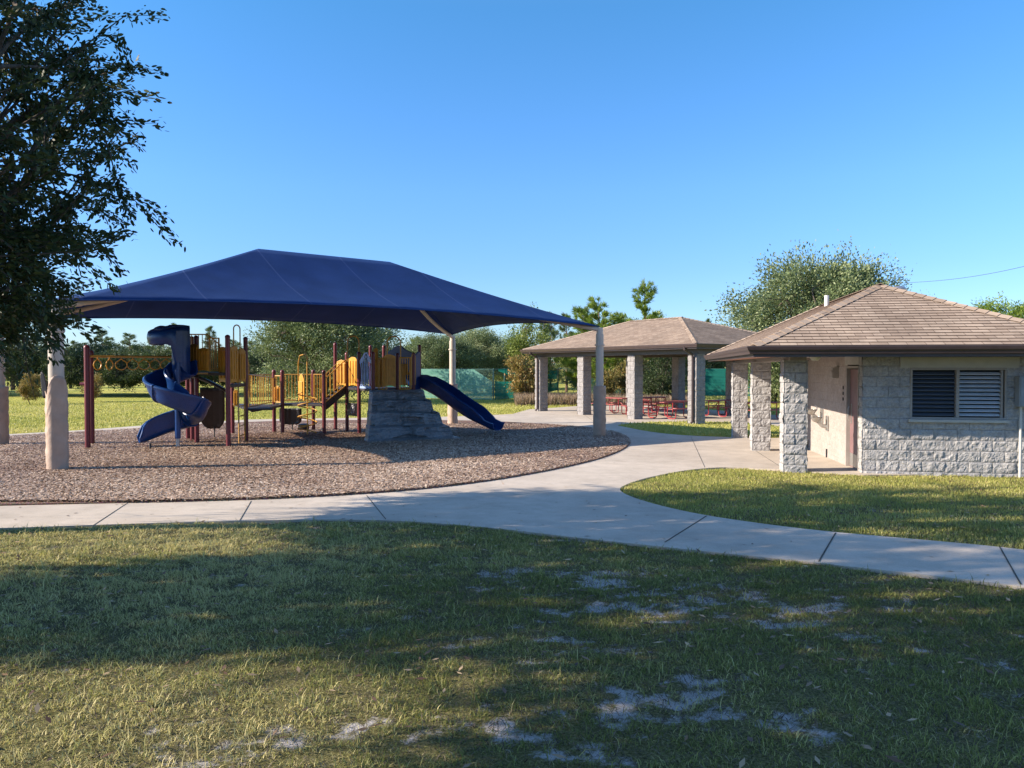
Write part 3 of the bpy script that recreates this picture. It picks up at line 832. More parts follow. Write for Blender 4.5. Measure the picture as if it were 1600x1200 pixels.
# window
wm = MB(); a0, a1, b0, b1 = win
wm.box(((a0 + a1) / 2, V0 + .02, b1 - .02), (a1 - a0, .1, .04)); wm.box(((a0 + a1) / 2, V0 + .02, b0 + .02), (a1 - a0, .1, .04))
for x in (a0 + .018, a1 - .018): wm.box((x, V0 + .02, (b0 + b1) / 2), (.036, .1, b1 - b0 - .081))
wm.box((a1 - .075, V0 + .03, (b0 + b1) / 2), (.035, .07, b1 - b0 - .081))
xm = 3.79; wm.box((xm, V0 + .01, (b0 + b1) / 2), (.055, .1, b1 - b0 - .081))
wo = wm.build('window', 'frame', rr, bevel=.004)
for x0, x1, nm in ((a0 + .04, xm - .03, 11), (xm + .03, a1 - .095, 11)):
    lm = MB()
    for k in range(nm):
        z = b0 + .06 + (k + .5) * (b1 - b0 - .12) / nm
        dz = .026; dy = .06
        lm.add([(x0, V0 + .01, z - dz), (x1, V0 + .01, z - dz), (x1, V0 + .01 + dy, z + dz * .7), (x0, V0 + .01 + dy, z + dz * .7),
                (x0, V0 + .014, z - dz - .006), (x1, V0 + .014, z - dz - .006), (x1, V0 + .014 + dy, z + dz * .7 - .006), (x0, V0 + .014 + dy, z + dz * .7 - .006)],
               [(0, 1, 2, 3), (7, 6, 5, 4), (0, 4, 5, 1), (2, 6, 7, 3), (1, 5, 6, 2), (0, 3, 7, 4)])
        lm.box(((x0 + x1) / 2, V0 + .008, z - dz), (x1 - x0, .006, .012))
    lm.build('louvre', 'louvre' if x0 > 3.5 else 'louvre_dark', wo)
dm = MB(); dm.box(((a0 + a1) / 2, V0 + .35, (b0 + b1) / 2), (a1 - a0 + .02, .4, b1 - b0 + .02)); 
dm = MB(); dm.box(((a0 + a1) / 2, V0 + .11, (b0 + b1) / 2), (a1 - a0 + .02, .02, b1 - b0 + .02)); dm.build('backing', 'dark', wo)
sm = MB(); sm.box(((a0 + a1) / 2, V0 - .01, b0 - .03), (a1 - a0 + .06, .14, .055)); sm.build('sill', 'lintel', wo, bevel=.006)
sm = MB(); sm.box(((a0 + a1) / 2 + .01, V0 - .012, b1 + .105), (a1 - a0 + .38, .05, .2)); sm.build('lintel', 'lintel', rr, bevel=.004)
# door
d0, d1, _, dt = door
fm = MB()
fm.box((U0 + .03, d0 + .025, dt / 2 - .02), (.13, .05, dt)); fm.box((U0 + .03, d1 - .025, dt / 2 - .02), (.13, .05, dt)); fm.box((U0 + .03, (d0 + d1) / 2, dt - .045), (.13, d1 - d0 - .101, .05))
dm = MB(); dm.box((U0 + .06, (d0 + d1) / 2, dt / 2 - .06), (.045, d1 - d0 - .11, dt - .06))
do = dm.build('door', 'door', rr); fm.build('door_frame', 'frame', do)
km = MB(); km.box((U0 + .033, (d0 + d1) / 2, .16), (.004, d1 - d0 - .16, .26)); km.build('kick_plate', 'kick', do)
hm = MB(); hm.tube([(U0 - .01, d1 - .17, .95), (U0 - .03, d1 - .17, 1.0), (U0 - .03, d1 - .17, 1.2), (U0 - .01, d1 - .17, 1.25)], .011); hm.box((U0 + .032, d1 - .17, 1.1), (.006, .08, .4)); hm.build('handle', 'kick', do)
lm = MB(); lm.box((U0 - .012, (d0 + d1) / 2, dt + .1), (.03, d1 - d0 + .3, .19)); lm.build('door_lintel', 'lintel', rr)
# light over the wall, number plate strip
lm = MB(); lm.box((U0 - .06, 3.15, 1.93), (.13, .2, .24)); lm.box((U0 - .13, 3.15, 1.9), (.02, .16, .16)); lo = lm.build('wall_light', 'frame', rr, bevel=.01)
for k in range(3):
    q = MB(); q.box((U0 - .012, 2.62, 1.62 - k * .12), (.012, .03 + .012 * k, .07)); q.build('sign_plate', 'dark', rr)
# wall vents near the floor
for v in (4.1, 6.3):
    q = MB(); q.box((U0 - .015, v, .06), (.03, .05, .2)); q.build('cleanout_cover', 'dark', rr)
# roof vents
q = MB(); q.tube([(2.5, 5.8, 3.3), (2.5, 5.8, 3.86)], .055, 12); q.build('vent_pipe', 'white', rr, smooth=True)
q = MB(); q.tube([(3.6, 3.8, 3.3), (3.6, 3.8, 3.77)], .1, 14); q.tube([(3.6, 3.8, 3.75), (3.6, 3.8, 3.80), (3.6, 3.8, 3.85), (3.6, 3.8, 3.87)], [.16, .165, .11, .03], 16); q.build('roof_fan', 'galv', rr, smooth=True)
# lamp under corner soffit
q = MB(); q.tube([(1.2, .62, 2.265), (1.2, .62, 2.23), (1.2, .62, 2.18)], [.1, .1, .06], 14); q.build('ceiling_lamp', 'white', rr, smooth=True)

RM = Matrix.Translation(RR_C) @ Matrix.Rotation(RR_A, 4, 'Z')
def on_rr(u, v, z): return RM @ Vector((u, v, z))
# drinking fountains
def fountain(v, z, label):
    loc = on_rr(U0 - .01, v, 0)
    t = thing('drinking_fountain', label, 'drinking fountain', loc, RR_A, 'drinking fountains on the restroom wall', local=True)
    q = MB(); q.tube([(-.25, 0, z), (-.25, 0, z + .03), (-.25, 0, z + .11), (-.25, 0, z + .13), (-.25, 0, z + .105), (-.25, 0, z + .05)], [.03, .08, .13, .125, .115, .04], 16, caps=True)
    q.build('bowl', 'kick', t, smooth=True)
    q = MB(); q.tube([(0, 0, z - .1), (-.12, 0, z - .08), (-.22, 0, z + .02)], [.05, .045, .04], 10); q.box((-.012, 0, z - .02), (.024, .2, .34)); q.build('bracket', 'kick', t, bevel=.004)
    q = MB(); q.tube([(-.12, 0, z + .1), (-.12, 0, z + .2), (-.17, 0, z + .22)], .012, 8); q.build('spout', 'galv', t, smooth=True)
    return t
fountain(4.05, .78, 'steel drinking fountain nearest the restroom door, set low')
fountain(4.62, .92, 'steel drinking fountain on the cream wall left of the column shadow')
fountain(6.5, .86, 'steel drinking fountain glimpsed just right of the front block column')
# electrical box
loc = on_rr(5.0, V0 - .05, 0)
t = thing('meter_box', 'grey electrical box with pale conduit on the front block wall', 'electrical box', loc, RR_A, local=True)
q = MB(); q.box((-.02, -.09, 1.61), (.46, .19, .56)); q.build('box', 'boxgrey', t, bevel=.012)
q = MB(); q.box((-.02, -.192, 1.61), (.42, .012, .52)); q.build('cover', 'boxgrey', t, bevel=.004)
q = MB(); q.tube([(-.17, -.06, 1.34), (-.17, -.06, -.05)], .024, 10); q.build('conduit', 'pvc', t, smooth=True)

# ------------------------------------------------------------------ picnic shelter
SH_O = Vector((7.42, 30.9, -.53)); E1 = Vector((-.525, .851, 0)); E2 = Vector((.851, .525, 0))
# local x = E2, local y = E1 (right handed)
SH_A = math.atan2(E2.y, E2.x)
sh = thing('picnic_shelter', 'open picnic shelter with brown shingle hip roof on block columns', 'shelter', SH_O, SH_A, local=True)
ze = 3.10; zf = 3.22; o_ = .7; SL = 11.2; SWd = 6.2
e = [Vector((-o_, -o_, zf)), Vector((SWd + o_, -o_, zf)), Vector((SWd + o_, SL + o_, zf)), Vector((-o_, SL + o_, zf))]
A1 = Vector((SWd / 2, 4.1, 4.62)); A2 = Vector((SWd / 2, SL - 4.1 + .6, 4.62))
mb = MB()
shingle_plane(mb, e[0], e[1], A1, A1); shingle_plane(mb, e[3], e[0], A2, A1)
shingle_plane(mb, e[1], e[2], A1, A2); shingle_plane(mb, e[2], e[3], A2, A2)
roof = mb.build('roof', 'shingle', sh)
mb = MB()
for p, q in ((e[0], A1), (e[1], A1), (e[2], A2), (e[3], A2)): hip_caps(mb, p, q)
hip_caps(mb, A1 - Vector((0, .1, 0)), A2 + Vector((0, .1, 0)))
mb.build('ridge_cap', 'shingle', roof)
mb = MB()
gutter_profile(mb, (-o_, SL + o_, 0), (-o_, -o_, 0), (-1, 0, 0), zf, .125, .125)
gutter_profile(mb, (-o_, -o_, 0), (SWd + o_, -o_, 0), (0, -1, 0), zf, .125, .125)
go = mb.build('gutter', 'fascia', sh)
mb = MB()
mb.box((SWd / 2, -o_ + .012, zf - .1), (SWd + 2 * o_, .022, .2)); mb.box((SWd / 2, SL + o_ - .012, zf - .1), (SWd + 2 * o_, .022, .2))
mb.box((-o_ + .012, SL / 2, zf - .1), (.022, SL + 2 * o_ - .06, .2)); mb.box((SWd + o_ - .012, SL / 2, zf - .1), (.022, SL + 2 * o_ - .06, .2))
mb.build('fascia', 'fascia', sh)
mb = MB(); mb.box((SWd / 2, SL / 2, zf - .13), (SWd + 2 * o_ - .06, SL + 2 * o_ - .06, .02)); mb.build('ceiling', 'soffit2', sh)
mb = MB()
for x in (0, SWd): mb.box((x, SL / 2, ze - .14), (.3, SL + .5, .26))
for y in (0, SL): mb.box((SWd / 2, y, ze - .14), (SWd - .32, .3, .26))
mb.build('beam', 'fascia', sh)
cs = 3.73; k = 0
for x in (0, SWd):
    for j in range(4):
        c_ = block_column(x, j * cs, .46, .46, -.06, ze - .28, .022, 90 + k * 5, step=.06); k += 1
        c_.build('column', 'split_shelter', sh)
# downspouts
for yy_ in (-.1, SL - .1):
    q = MB(); q.tube([(-o_ - .06, yy_, zf - .12), (-o_ - .06, yy_, zf - .22), (-.34, yy_, zf - .42), (-.31, yy_, zf - .55), (-.31, yy_, .12), (-.42, yy_, .03)], .05, 8)
    q.build('downspout', 'fascia', go)

def picnic_proto():
    t = thing('picnic_table', 'red steel picnic table', 'picnic table', (0, 0, 0), local=True)
    q = MB()
    for k in range(5): q.box((0, -.29 + k * .145, .74), (1.83, .135, .035))
    q.build('table_top', 'redboard', t, bevel=.006)
    for s in (-1, 1):
        q = MB()
        for k in range(2): q.box((0, s * (.62 + k * .13), .45), (1.83, .12, .035))
        q.build('bench', 'redboard', t, bevel=.006)
    for x in (-.6, .6):
        q = MB()
        q.tube([(x, -.3, .71), (x, -.3, .12), (x, -.33, .05), (x, -.4, .025), (x, -.66, .025), (x, -.73, .06), (x, -.75, .14), (x, -.75, .42)], .024, 8)
        q.tube([(x, .3, .71), (x, .3, .12), (x, .33, .05), (x, .4, .025), (x, .66, .025), (x, .73, .06), (x, .75, .14), (x, .75, .42)], .024, 8)
        q.tube([(x, -.3, .4), (x, .3, .4)], .02, 8); q.tube([(x, -.3, .7), (x, .3, .7)], .02, 8)
        q.tube([(x, -.8, .42), (x, -.56, .42)], .02, 8); q.tube([(x, .8, .42), (x, .56, .42)], .02, 8)
        q.tube([(x, 0, .42), (x * .3, 0, .7)], .016, 8)
        q.build('leg', 'red', t, smooth=True)
    return t
pt = picnic_proto()
spots = [(1.7, 3.3, 10, 'red picnic table between the second and third front columns of the shelter'), (2.3, 8.0, 96, 'red picnic table seen edge on at the far left under the shelter'),
         (4.9, 3.2, 4, 'red picnic table right of the nearest shelter column, before the teal screen'), (4.6, 7.6, 12, 'dark red picnic table deep in the shade at the back of the shelter'),
         (1.9, 5.6, 60, 'red picnic table turned askew behind the third shelter column'), (4.6, .6, 0, 'red picnic table at the shelter end facing the restroom')]
SM = Matrix.Translation(SH_O) @ Matrix.Rotation(SH_A, 4, 'Z')
for k, (x, y, a_, lb) in enumerate(spots):
    p = SM @ Vector((x, y, 0)); p.z = G(p.y) + .034
    if k == 0: pt.location = p; pt.rotation_euler = (0, 0, SH_A + R(a_)); pt['label'] = lb; pt['group'] = 'red picnic tables under the shelter'
    else: copy_thing(pt, p, SH_A + R(a_), 1, lb, 'red picnic tables under the shelter')

# ------------------------------------------------------------------ shade canopy
FL = Vector((-8.96, 15.1)); Fr = Vector((2.83, 24.8)); RLp = Vector((-14.2, 21.3)); RRp = Vector((-2.4, 31.0))
AZ = 3.08
ca = thing('shade_canopy', 'large navy fabric shade canopy on four cream posts over the playground', 'shade canopy', (FL.x, FL.y, G(FL.y)))
adir = (Fr - FL).normalized()
mid0 = (FL + RLp) / 2
R1 = mid0 + adir * 5.69; R2 = mid0 + adir * 9.95; RZ = 5.12
R1 = Vector((R1.x, R1.y, RZ)); R2 = Vector((R2.x, R2.y, RZ))
cor = [Vector((p.x, p.y, AZ)) for p in (FL, Fr, RRp, RLp)]
cen = (cor[0] + cor[2]) / 2
def edge_pt(a, b, t, rise=.25, inward=.42):
    p = a.lerp(b, t); s = 4 * t * (1 - t)
    inn = Vector((cen.x, cen.y, 0)) - Vector(((a.x + b.x) / 2, (a.y + b.y) / 2, 0)); inn.normalize()
    return p + inn * inward * s + Vector((0, 0, rise * s))
mb = MB()
ad3 = Vector((adir.x, adir.y, 0)); bd3 = Vector((-adir.y, adir.x, 0))
for (a_, b_, ta, tb) in ((cor[0], cor[1], R1, R2), (cor[2], cor[3], R2, R1), (cor[1], cor[2], R2, R2), (cor[3], cor[0], R1, R1)):
    NU, NV = 40, 14
    arr = np.zeros((NV + 1, NU + 1, 3)); uvs = np.zeros((NV + 1, NU + 1, 2))
    along = ad3 if abs((b_ - a_).normalized().dot(ad3)) > .7 else bd3
    for i in range(NV + 1):
        for j in range(NU + 1):
            s = i / NV; tt = j / NU
            p = edge_pt(a_, b_, tt).lerp(ta.lerp(tb, tt), s)
            p.z -= .16 * math.sin(math.pi * s) * (.35 + .65 * math.sin(math.pi * tt)) 
            cw = math.exp(-min(tt, 1 - tt) / .12) * min(1, 2.5 * math.sin(math.pi * tt))
            p.z += .008 * math.sin(tt * 60) * (1 - s) ** 2 * min(1, 4 * math.sin(math.pi * tt)) + .035 * cw * math.sin(s * 17 + tt * 9) * (1 - s) + .012 * math.sin(tt * 23 + s * 4) * math.sin(math.pi * s) * math.sin(math.pi * tt)
            arr[i, j] = p; q = p - cor[0]; uvs[i, j] = (q.dot(along), q.dot(bd3 if along is ad3 else ad3))
    mb.grid(arr, uvs)
fab = mb.build('fabric', 'canopy', ca, smooth=True)
sd = fab.modifiers.new('t', 'SOLIDIFY'); sd.thickness = .006
# hem cable
mb = MB()
for a_, b_ in ((0, 1), (1, 2), (2, 3), (3, 0)):
    mb.tube([edge_pt(cor[a_], cor[b_], t / 20) for t in range(21)], .014, 6)
mb.build('hem', 'canopy', fab)
for k, (c2, ridge) in enumerate(((cor[0], R1), (cor[1], R2), (cor[2], R2), (cor[3], R1))):
    gz = G(c2.y)
    mb = MB(); mb.tube([(c2.x, c2.y, gz - .1), (c2.x, c2.y, AZ - .25)], .14 if k == 0 else .125, 16)
    mb.tube([(c2.x, c2.y, AZ - .62), (c2.x, c2.y, AZ - .58)], .165, 16); mb.tube([(c2.x, c2.y, AZ - .25), (c2.x, c2.y, AZ - .04)], [.105, .1], 16)
    po = mb.build('post', 'cream', ca, smooth=True)
    mb = MB(); d = (ridge - c2)
    pts = []
    for i in range(12):
        s = i / 11; p = c2.lerp(ridge, s); p.z -= .30 * math.sin(math.pi * min(s * 1., 1)) + .10
        pts.append(p)
    mb.tube(pts, .065, 10); mb.tube([(c2.x, c2.y, AZ - .07), pts[0] + Vector((0, 0, 0)), pts[1]], .075, 10)
    mb.build('rafter', 'cream', ca, smooth=True)
    # padded sleeve, square-ish with a laced seam
    st = gz + 1.66
    mb = MB(); n = 24; rings = []
    hs = [gz - .02, gz + .3, gz + .62, gz + .9, gz + 1.2, gz + 1.42, st]
    pts_, rad_ = [], []
    for i, h_ in enumerate(hs): pts_.append((c2.x, c2.y, h_)); rad_.append(.195 + .006 * math.sin(i * 2.3))
    arr = []
    for i in range(30):
        ring = []
        for j in range(n + 1):
            a2 = 2 * math.pi * j / n + .6
            tp_ = st
            if k == 0:
                da = (a2 - R(-52) + math.pi) % (2 * math.pi) - math.pi; dg = (a2 - R(-122) + math.pi) % (2 * math.pi) - math.pi
                tp_ = st - .06 + .30 * math.exp(-(da / .92) ** 4) - .16 * math.exp(-(dg / .2) ** 2)
            h_ = gz - .02 + (tp_ - gz + .02) * i / 29
            rr_ = .195 + .022 * (abs(math.cos(2 * a2)) - .5) + .006 * math.sin(h_ * 14 + a2 * 2 + k) + .005 * math.sin(h_ * 31 + 3 * a2)
            ring.append((c2.x + rr_ * math.cos(a2), c2.y + rr_ * math.sin(a2), h_))
        arr.append(ring)
    mb.grid(np.array(arr))
    if k: mb.add([arr[-1][j] for j in range(n)], [tuple(range(n))])
    pad = mb.build('post_pad', 'pad' if 'pad' in M else 'cream', po, smooth=True)
    M.setdefault('pad', simple('tan_vinyl_pad', (.40, .29, .22), .6, .12, 4, bstr=.5, bdist=.01, fine=14))
    pad.data.materials[0] = M['pad']
    s2 = pad.modifiers.new('t', 'SOLIDIFY'); s2.thickness = .018
    if k == 0:
        # torn, gaping top of the pad: two pointed flaps
        for sx, hh, tilt in ((-.15, .42, -.09),):
            fp = MB(); rows = 10; arr = []
            for i in range(rows + 1):
                s = i / rows; wv = (.15 if sx > 0 else .05) * (1 - s ** 2.6) ** .6 + .006
                row = []
                for j in range(9):
                    a2 = (j / 8 - .5) * 2
                    row.append((c2.x + sx + a2 * wv + tilt * s, c2.y - .19 + .09 * a2 * a2 * (sx > 0) + .02 * s + (.1 if sx < 0 else 0), st - (.10 if sx > 0 else .2) + s * (hh + (.1 if sx < 0 else 0))))
                arr.append(row)
            fp.grid(np.array(arr)); fl_ = fp.build('torn_flap', 'black', po, smooth=True)
            so2 = fl_.modifiers.new('t', 'SOLIDIFY'); so2.thickness = .025; so2.offset = 0
mb = MB(); mb.tube([R1 - Vector((0, 0, .1)), (R1 + R2) / 2 - Vector((0, 0, .14)), R2 - Vector((0, 0, .1))], .065, 10); mb.build('ridge_beam', 'cream', ca, smooth=True)
for a_, b_ in ((0, 3),): pass

# ------------------------------------------------------------------ play structure
PG = P(450, 690); PG.z = G(PG.y)
ps = thing('play_structure', 'maroon, yellow and blue playground structure with slides and climbing rock', 'playground', PG)
def post(px, yb, yt, r=.063, mat='maroon'):
    g = P(px, yb); zt_ = ZP(yt, g.y); zb = G(g.y) - .05
    mb = MB(); mb.tube([(g.x, g.y, zb), (g.x, g.y, zt_ - .06), (g.x, g.y, zt_ - .05), (g.x, g.y, zt_ - .045)], [r, r, r, r * 1.08], 14)
    mb.tube([(g.x, g.y, zt_ - .05), (g.x, g.y, zt_ - .01), (g.x, g.y, zt_ + .02), (g.x, g.y, zt_ + .035)], [r * 1.1, r * 1.08, r * .75, r * .25], 14)
    mb.build('post', mat, ps, smooth=True)
    return Vector((g.x, g.y, 0))
pA = post(356, 701, 525); pB = post(384, 692, 528); pC = post(307, 694.5, 526); pD = post(293, 689, 552); pE = post(300, 691, 527); pF = post(363, 680, 560)
pM = post(136, 703.5, 541, .07); pM2 = post(143, 697, 549, .063)
p1 = post(428, 677.6, 579); p2 = post(441, 679, 579.5); p3 = post(489.5, 674, 579); p4 = post(506, 680, 580)
p5 = post(524, 674, 537); p6 = post(542, 676.5, 552); p7 = post(561, 680, 551)
q1 = post(583, 682, 551); q2 = post(621, 680, 553); q3 = post(646, 679, 552); q4 = post(655.5, 675, 540); q5 = post(600, 673, 541); q6 = post(579, 672, 541)
def zlift(p, z): return Vector((p[0], p[1], z))
def deck(pts, z, th=.07, name='deck'):
    mb = MB(); pts = [Vector((p[0], p[1])) for p in pts]
    cx = sum((p.x for p in pts)) / len(pts); cy = sum((p.y for p in pts)) / len(pts)
    pts.sort(key=lambda p: math.atan2(p.y - cy, p.x - cx))
    mb.sheet([(p.x, p.y) for p in pts], (0, 0, z - th), (1, 0, 0), (0, 1, 0), th)
    mb.build(name, 'deck', ps, bevel=.01)
DH = 1.62; DM = 1.29; DL = .52; DRT = 1.06
deck([pA, pC, pD, (pA[0] - .5, pA[1] + 2.2)], DH, .08)
deck([pA, pB, (pA[0] - .45, pA[1] + 1.2), (pB[0] - .5, pB[1] + .8)], DM, .08)
deck([pB, pF, (pF.x + .9, pF.y - .3), (pB.x + .7, pB.y + .3)], DL + .03, .06)
deck([p1, p2, p3, p4], DL, .07)
deck([p5, p6, p7, q6, (q1.x, q1.y)], DRT, .08); deck([q1, q2, q3, q4, q5, q6], DRT, .08)
# bridge between the towers
mb = MB()
bA = Vector((pB.x + .05, pB.y + .35)); bB = Vector((p2.x, p2.y)); bC = Vector((p1.x, p1.y + .1)); bD = Vector((pF.x + .4, pF.y))
mb.sheet([(bA.x, bA.y), (bB.x, bB.y), (bC.x, bC.y), (bD.x, bD.y)], (0, 0, DL - .1), (1, 0, 0), (0, 1, 0), .07)
mb.build('bridge', 'deck', ps)
def bar_panel(a, b, z0, z1, n, name='guard_rail', r=.013, mat='yellow_steel', z0b=None, z1b=None, arch=0.):
    """railing with vertical bars between two points"""
    a = Vector((a[0], a[1], 0)); b = Vector((b[0], b[1], 0)); z0b = z0 if z0b is None else z0b; z1b = z1 if z1b is None else z1b
    mb = MB(); N = 12
    def top(s): return a.lerp(b, s) + Vector((0, 0, z1 + (z1b - z1) * s + arch * math.sin(math.pi * s)))
    def bot(s): return a.lerp(b, s) + Vector((0, 0, z0 + (z0b - z0) * s))
    mb.tube([top(i / N) for i in range(N + 1)], r * 1.4, 8); mb.tube([bot(0), bot(1)], r * 1.4, 8)
    for i in range(n):
        s = (i + .5) / n; mb.tube([bot(s), top(s)], r, 6)
    mb.tube([bot(0), top(0)], r * 1.2, 6); mb.tube([bot(1), top(1)], r * 1.2, 6)
    return mb.build(name, mat, ps, smooth=True)
def solid_panel(a, b, z0, z1, name='guard_panel', mat='yellow', arch=.06, th=.03, slots=4):
    """moulded plastic panel with a curved top and raised ribs"""
    a = Vector((a[0], a[1], 0)); b = Vector((b[0], b[1], 0)); ax = (b - a).normalized(); L = (b - a).length
    out = []; N = 12
    for i in range(N + 1): out.append((L * i / N, z1 + arch * math.sin(math.pi * i / N)))
    for i in range(N + 1): out.append((L * (1 - i / N), z0 + arch * .6 * math.sin(math.pi * i / N)))
    mb = MB(); mb.sheet(out, a, ax, (0, 0, 1), th)
    nz = ax.cross(Vector((0, 0, 1)))
    for i in range(slots):
        s = (i + .5) / slots; c_ = a + ax * L * s + Vector((0, 0, (z0 + z1) / 2 + .02))
        for sg in (-1,):
            mb.box(c_ + nz * (th + .012), (L / slots * .55, .024, (z1 - z0) * .8), axes=(ax, nz, Vector((0, 0, 1))))
        mb.box(c_ - nz * .012, (L / slots * .55, .024, (z1 - z0) * .8), axes=(ax, nz, Vector((0, 0, 1))))
    return mb.build(name, mat, ps, bevel=.006)
def at2(px, Y): return Vector((XP(px, Y), Y))
# left tower guards
solid_panel(at2(297.5, 21.6), at2(311, 21.3), DH + .04, DH + .75, arch=.05, slots=3)
solid_panel(at2(311.5, 21.3), at2(327, 21.1), DH + .04, DH + .64, arch=.04, slots=4)
bar_panel(at2(297, 22.4), at2(325, 22.4), DH + .1, DH + 1.1, 5, arch=0)
bar_panel(at2(325, 22.4), at2(344, 22.6), DH + .1, DH + 1.1, 4, z1b=DH + .8)
mb = MB(); mb.bar(zlift(at2(297, 21.2), DH - .03), zlift(at2(345, 21.5), DH - .03), .05, .05); mb.build('deck_edge', 'yellow_steel', ps)
solid_panel(at2(343.5, 21.4), at2(354, 21.1), DM + .05, DM + 1.0, arch=.04, slots=2)
solid_panel(at2(359.5, 21.0), at2(370, 21.6), DM + .03, DM + 1.02, arch=.05, slots=3)
solid_panel(at2(371, 21.7), at2(382.5, 22.2), DM + .03, DM + .93, arch=.08, slots=3)
solid_panel(at2(299, 21.75), at2(330, 21.9), DH + .05, DH + .6, arch=.03, slots=7)
bar_panel(at2(327, 21.2), at2(343, 21.4), DH + .05, DH + .95, 5)
bar_panel(at2(386, 22.6), at2(389, 24.4), DM - .1, DM + .8, 5, z0b=DL + .4, z1b=DL + 1.3)
# ladder
mb = MB(); l0 = at2(372, 21.9); l1 = at2(382, 22.4)
g0 = G(21.9)
l0b = P(373, 696)
mb.tube([(l0b.x, l0b.y, g0 - .05), zlift(l0, DM), zlift(l0, DM + .9)], .022, 8); mb.tube([zlift(l1, g0), zlift(l1, DM + .9)], .022, 8)
for k in range(6):
    z = g0 + .25 + k * .28; mb.tube([zlift(l0.lerp(l0b.to_2d(), max(0, 1 - (k + 1) / 6)), z), zlift(l1, z)], .016, 8)
mb.build('ladder', 'yellow_steel', ps, smooth=True)
def loop(a, b, z0, z1, r=.018, name='grab_loop', mat='yellow_steel'):
    mb = MB(); a = Vector((a[0], a[1], 0)); b = Vector((b[0], b[1], 0)); rad = (b - a).length / 2
    pts = [zlift(a, z0), zlift(a, z1 - rad)]
    for i in range(1, 12):
        s = i / 12; an = math.pi * s; c_ = (a + b) / 2; d = (b - a) / 2
        pts.append(c_ - d * math.cos(an) + Vector((0, 0, z1 - rad + rad * math.sin(an))))
    pts += [zlift(b, z1 - rad), zlift(b, z0)]
    mb.tube(pts, r, 8); mb.build(name, mat, ps, smooth=True)
loop(at2(365.5, 21.5), at2(375.5, 21.7), DM, ZP(508, 21.6), .018)
loop(at2(543, 26.2), at2(561, 26.2), DRT + .9, ZP(525, 26.2), .022)
loop(at2(605, 25.6), at2(626, 25.6), DRT + .1, ZP(525.5, 25.6), .022)
# low railings
bar_panel(at2(388, 23.4), at2(427, 26.4), DL + .05, DL + 1.02, 11, z0b=DL + .05, z1b=DL + .88)
bar_panel(at2(391, 26.8), at2(430, 27.8), DL + .05, DL + .98, 9)
bar_panel(at2(430, 26.3), at2(440, 26.1), DL + .05, DL + .95, 2)
solid_panel(at2(429.5, 26.5), at2(438, 26.3), DL + .03, DL + .55, slots=2)
solid_panel(at2(365, 23.6), at2(372, 23.6), DL + .03, DL + .5, slots=2)
bar_panel(at2(444, 27.8), at2(488, 27.8), DL + .05, DL + .98, 9)
bar_panel(at2(490, 26.0), at2(505, 25.9), DL + .06, DL + 1.0, 4)
solid_panel(at2(467, 27.2), at2(476, 27.0), DL + .03, DL + .8, arch=.22, slots=1)
# stair ramp to the high right tower
mb = MB(); s0 = at2(508, 25.9); s1 = at2(541, 26.9); dpt = Vector((-.35, .85))
N = 5
for sdv in (Vector((0, 0)), dpt):
    a_ = s0 + sdv; b_ = s1 + sdv
    mb.bar(zlift(a_, DL - .08), zlift(b_, DRT - .06), .04, .24)
for k in range(N):
    s = (k + .5) / N; c_ = s0.lerp(s1, s) + dpt / 2; z = DL + (DRT - DL) * s
    mb.box(zlift(c_, z), (.22, .85, .03), rz=math.atan2(dpt.y, dpt.x) - math.pi / 2)
mb.build('stairs', 'deck', ps)
bar_panel(s0, s1, DL + .06, DL + .86, 6, 'stair_rail', z0b=DRT + .08, z1b=DRT + .98)
bar_panel(s0 + dpt, s1 + dpt, DL + .06, DL + .86, 6, 'stair_rail', z0b=DRT + .08, z1b=DRT + .98)
# right tower panels
solid_panel(at2(527, 27), at2(541, 26.8), DRT + .05, DRT + .9, slots=3)
solid_panel(at2(546, 26.8), at2(558.5, 26.4), DRT + .05, DRT + 1.0, arch=.06, slots=3)
solid_panel(at2(586, 25.6), at2(597, 25.8), DRT + .05, DRT + 1.0, arch=-.04, slots=3)
solid_panel(at2(584, 26.8), at2(591, 26.8), DRT + .7, DRT + 1.32, slots=1)
bar_panel(at2(591, 25.2), at2(604.5, 25.2), DRT - .02, DRT + 1.0, 3)
solid_panel(at2(598, 25.35), at2(618, 25.5), DRT + .05, DRT + 1.06, arch=.07, slots=5)
solid_panel(at2(606, 26.9), at2(645, 27.1), DRT + .05, DRT + .85, arch=.05, slots=7)
bar_panel(at2(624, 25.3), at2(642, 25.5), DRT - .02, DRT + 1.02, 5, mat='yellow')
solid_panel(at2(641, 26.2), at2(643, 27.3), DRT + .05, DRT + 1.0, slots=2)
# pale blue cut-out panel
a_ = at2(563, 25.7); b_ = at2(581.5, 25.5); ax = Vector((b_.x - a_.x, b_.y - a_.y, 0)); L = ax.length; ax.normalize()
a3 = zlift(a_, DRT + .0)
mb = MB(); H = 1.22
mb.sheet([(0, 0), (L, 0), (L, .07), (0, .07)], a3, ax, (0, 0, 1), .03)
fan = 7
for i in range(fan):
    s = i / (fan - 1); x0 = L * (.05 + .9 * s)
    pts = []
    for j in range(9):
        u_ = j / 8; xx2 = x0 + (s - .5) * -.16 * L * math.sin(u_ * math.pi * .9) + (s - .5) * .12 * L * u_ * u_
        pts.append(a3 + ax * xx2 + Vector((0, -.012, .05 + u_ * (.82 + .12 * math.sin(s * math.pi)))))
    mb.tube(pts, .017, 6)
mb.build('cutout_panel', 'lightblue', ps, smooth=True)
cut = ps.children[-1]
out = []
for i in range(17):
    s = i / 16; out.append((L * s, .93 + .26 * math.sin(math.pi * s) ** 1.6 + .03 * math.sin(4 * math.pi * s) ** 2))
inn = [(L * .72, .90), (L * .62, .98), (L * .5, 1.0), (L * .38, .98), (L * .28, .90)]
